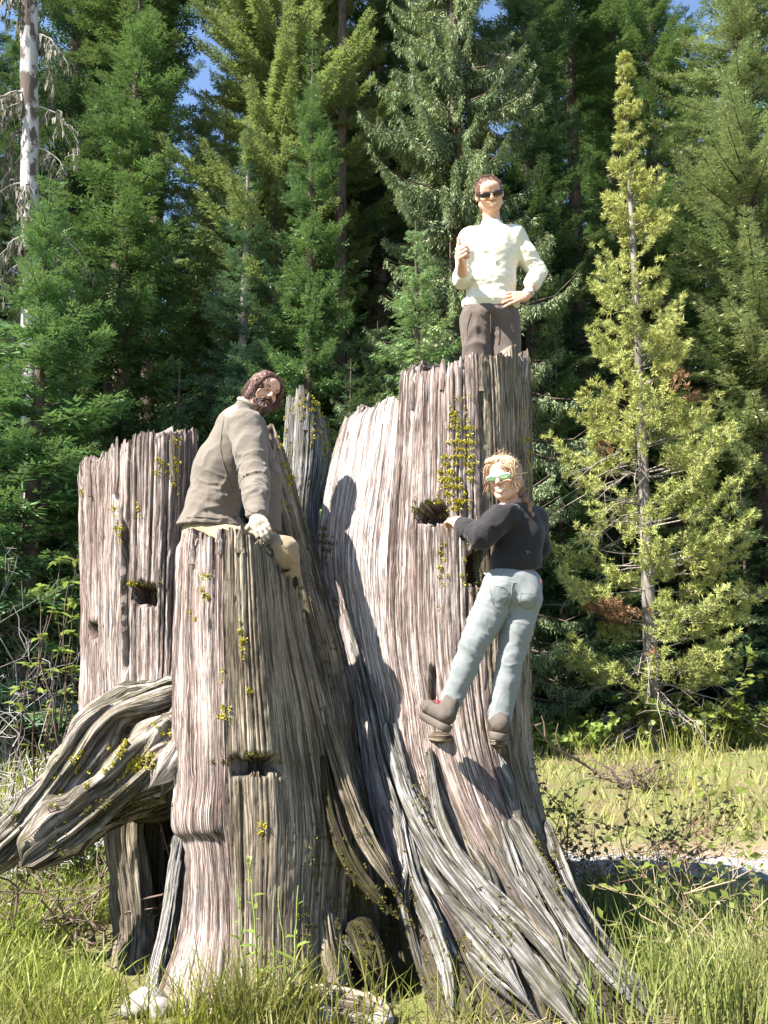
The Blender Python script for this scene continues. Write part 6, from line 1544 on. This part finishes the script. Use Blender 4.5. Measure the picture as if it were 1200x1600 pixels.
MOSS = leaf_mat('olive_moss', (.060, .058, .012), (.17, .16, .035), (.11, .09, .03), .1, .9, .1, 9)
lichen('lichen', 'bright yellow lichen tufts', [
    (712, 690, 8, 34, 34), (728, 700, 6, 40, 26), (700, 760, 8, 24, 34), (716, 775, 7, 18, 26), (736, 720, 5, 20, 12), (708, 650, 5, 14, 6), (692, 745, 5, 12, 8), (690, 880, 4, 30, 10), (726, 900, 3, 20, 5),
    (480, 632, 9, 12, 30), (498, 652, 6, 22, 34), (508, 690, 3, 18, 16), (446, 700, 4, 30, 16), (455, 745, 4, 22, 12), (275, 715, 4, 22, 20), (268, 745, 4, 10, 7), (247, 722, 3, 3, 4), (245, 738, 2, 3, 2),
    (178, 798, 4, 5, 6), (187, 830, 4, 6, 9), (216, 795, 3, 6, 4), (128, 768, 1, 4, 2), (322, 903, 3, 3, 3), (321, 928, 4, 4, 6), (305, 961, 3, 4, 3), (376, 975, 3, 4, 2), (378, 1005, 3, 8, 7), (352, 1110, 4, 5, 5),
    (390, 1080, 2, 4, 2), (411, 1296, 3, 8, 6), (262, 1145, 4, 6, 6), (243, 1138, 4, 5, 3), (184, 1166, 9, 10, 12), (210, 1190, 14, 10, 36), (176, 1212, 10, 8, 14), (232, 1180, 8, 6, 10), (150, 1235, 10, 10, 8), (120, 1190, 8, 20, 10), (92, 1240, 6, 20, 6),
    (205, 912, 6, 3, 5), (345, 1080, 2, 30, 3), (822, 680, 4, 30, 10), (826, 760, 3, 30, 8)], LICH, 5, .0125)
lichen('moss', 'dark olive moss in the crevices', [
    (545, 1380, 20, 60, 60), (560, 1500, 24, 40, 60), (620, 1420, 16, 40, 40), (700, 1500, 20, 30, 40), (640, 1560, 20, 20, 30), (500, 1340, 10, 40, 26), (660, 1250, 10, 30, 16), (780, 1440, 20, 30, 26), (520, 1000, 10, 60, 26),
    (510, 860, 8, 12, 26), (505, 840, 5, 16, 20), (480, 900, 8, 60, 16), (860, 1320, 12, 20, 30), (870, 1390, 12, 30, 20), (400, 1186, 34, 4, 22), (676, 784, 20, 3, 6), (660, 800, 10, 8, 10), (228, 914, 18, 4, 16), (160, 1262, 20, 10, 20), (100, 1320, 20, 10, 14), (220, 1250, 24, 10, 24),
    (745, 910, 10, 8, 16), (832, 1000, 2, 120, 24), (480, 1480, 10, 60, 24)], MOSS, 6, .011)

# ------------------------------------------------------------------ small things on the ground
def stone(px, Y, r, seed, label):
    R = np.random.default_rng(seed); n, k = 14, 20; a = np.linspace(0, 2 * np.pi, k, endpoint=False)[None]; e = np.linspace(-1.5, 1.56, n)[:, None]
    V = np.stack([np.cos(e) * np.cos(a), np.cos(e) * np.sin(a), np.sin(e) + 0 * a], -1).reshape(-1, 3)
    V = V * (1 + .22 * vn3(V * 1.3, seed) + .10 * vn3(V * 3, seed + 1) + .04 * vn3(V * 8, seed))[:, None] * A3([r, r * .8, r * .62])
    b = G(px, Y, r * .35); o = link('rock', mesh_np('rock', V, grid_faces(n, k, True), bpy.data.materials.get('pale_rock') or plain('pale_rock', (.22, .20, .19), .9, .35, 9, .2, 0, .8)), None, tuple(b)); tag(o, label, 'rock', 'rocks at the foot of the front slab')
stone(226, 4.86, .095, 1, 'largest pale rock at the left foot of the front slab')
stone(252, 4.80, .075, 2, 'pale rock pressed against the left corner of the front slab')
stone(205, 4.78, .06, 3, 'small pale rock lying farthest left in the grass')
stone(500, 4.70, .075, 4, 'pale rock at the right foot of the front slab')
stone(596, 4.66, .06, 5, 'small pale rock before the dark cavity of the roots')
def fallen():
    b = G(1185, 20.6, .3); o = thing('fallen_log', 'dark fallen log lying at the forest edge right of the pine', 'log', tuple(b))
    q = wander(P(1120, 1142, 20.8), P(1260, 1166, 20.2), 30, .05, 4); V, F = tube(q, .15 * (1 + .1 * vn2(np.linspace(0, 5, 30), 1)), 14); part('trunk', V, F, B_DARK, o, b)
    q2 = wander(q[8], q[8] + A3([.2, -.5, .5]), 6, .03, 5); V, F = tube(q2, np.linspace(.05, .02, 6), 6); part('branch_stub', V, F, B_DARK, o, b)
    b = G(900, 13.5, .15); o = thing('fallen_branch', 'thin brown dead branch leaning out of the meadow beside the tall slab', 'branch', tuple(b))
    m = [P(832, 1128, 12.6), P(860, 1165, 12.9), P(905, 1190, 13.3), P(955, 1218, 13.4)]; V, F = tube(cr(A3(m), 24) + .02 * vn3(cr(A3(m), 24) * 3, 2)[:, None], np.linspace(.012, .024, 24), 6); part('stem', V, F, STEM_B, o, b)
    tw = [[P(852, 1152, 12.8), P(850, 1130, 12.8), P(846, 1118, 12.8)], [P(878, 1176, 13.1), P(868, 1150, 13.), P(872, 1130, 13.)], [P(836, 1134, 12.6), P(846, 1130, 12.6)]]
    for t in tw:
        V, F = tube(A3(t), np.linspace(.014, .006, len(t)), 5); part('twig', V, F, STEM_B, o, b)
fallen()

twig_bush('dead_sapling', 'grey leafless sapling in the dark forest left of the stump', G(85, 15.2, .15), (.5, .5, 2.6), 9, STEM_P, 81, .012, 5, 1.6)
twig_bush('dead_sapling', 'grey leafless sapling in the dark forest at the left edge', G(5, 14.6, .15), (.5, .5, 2.2), 8, STEM_P, 82, .012, 5, 1.6)
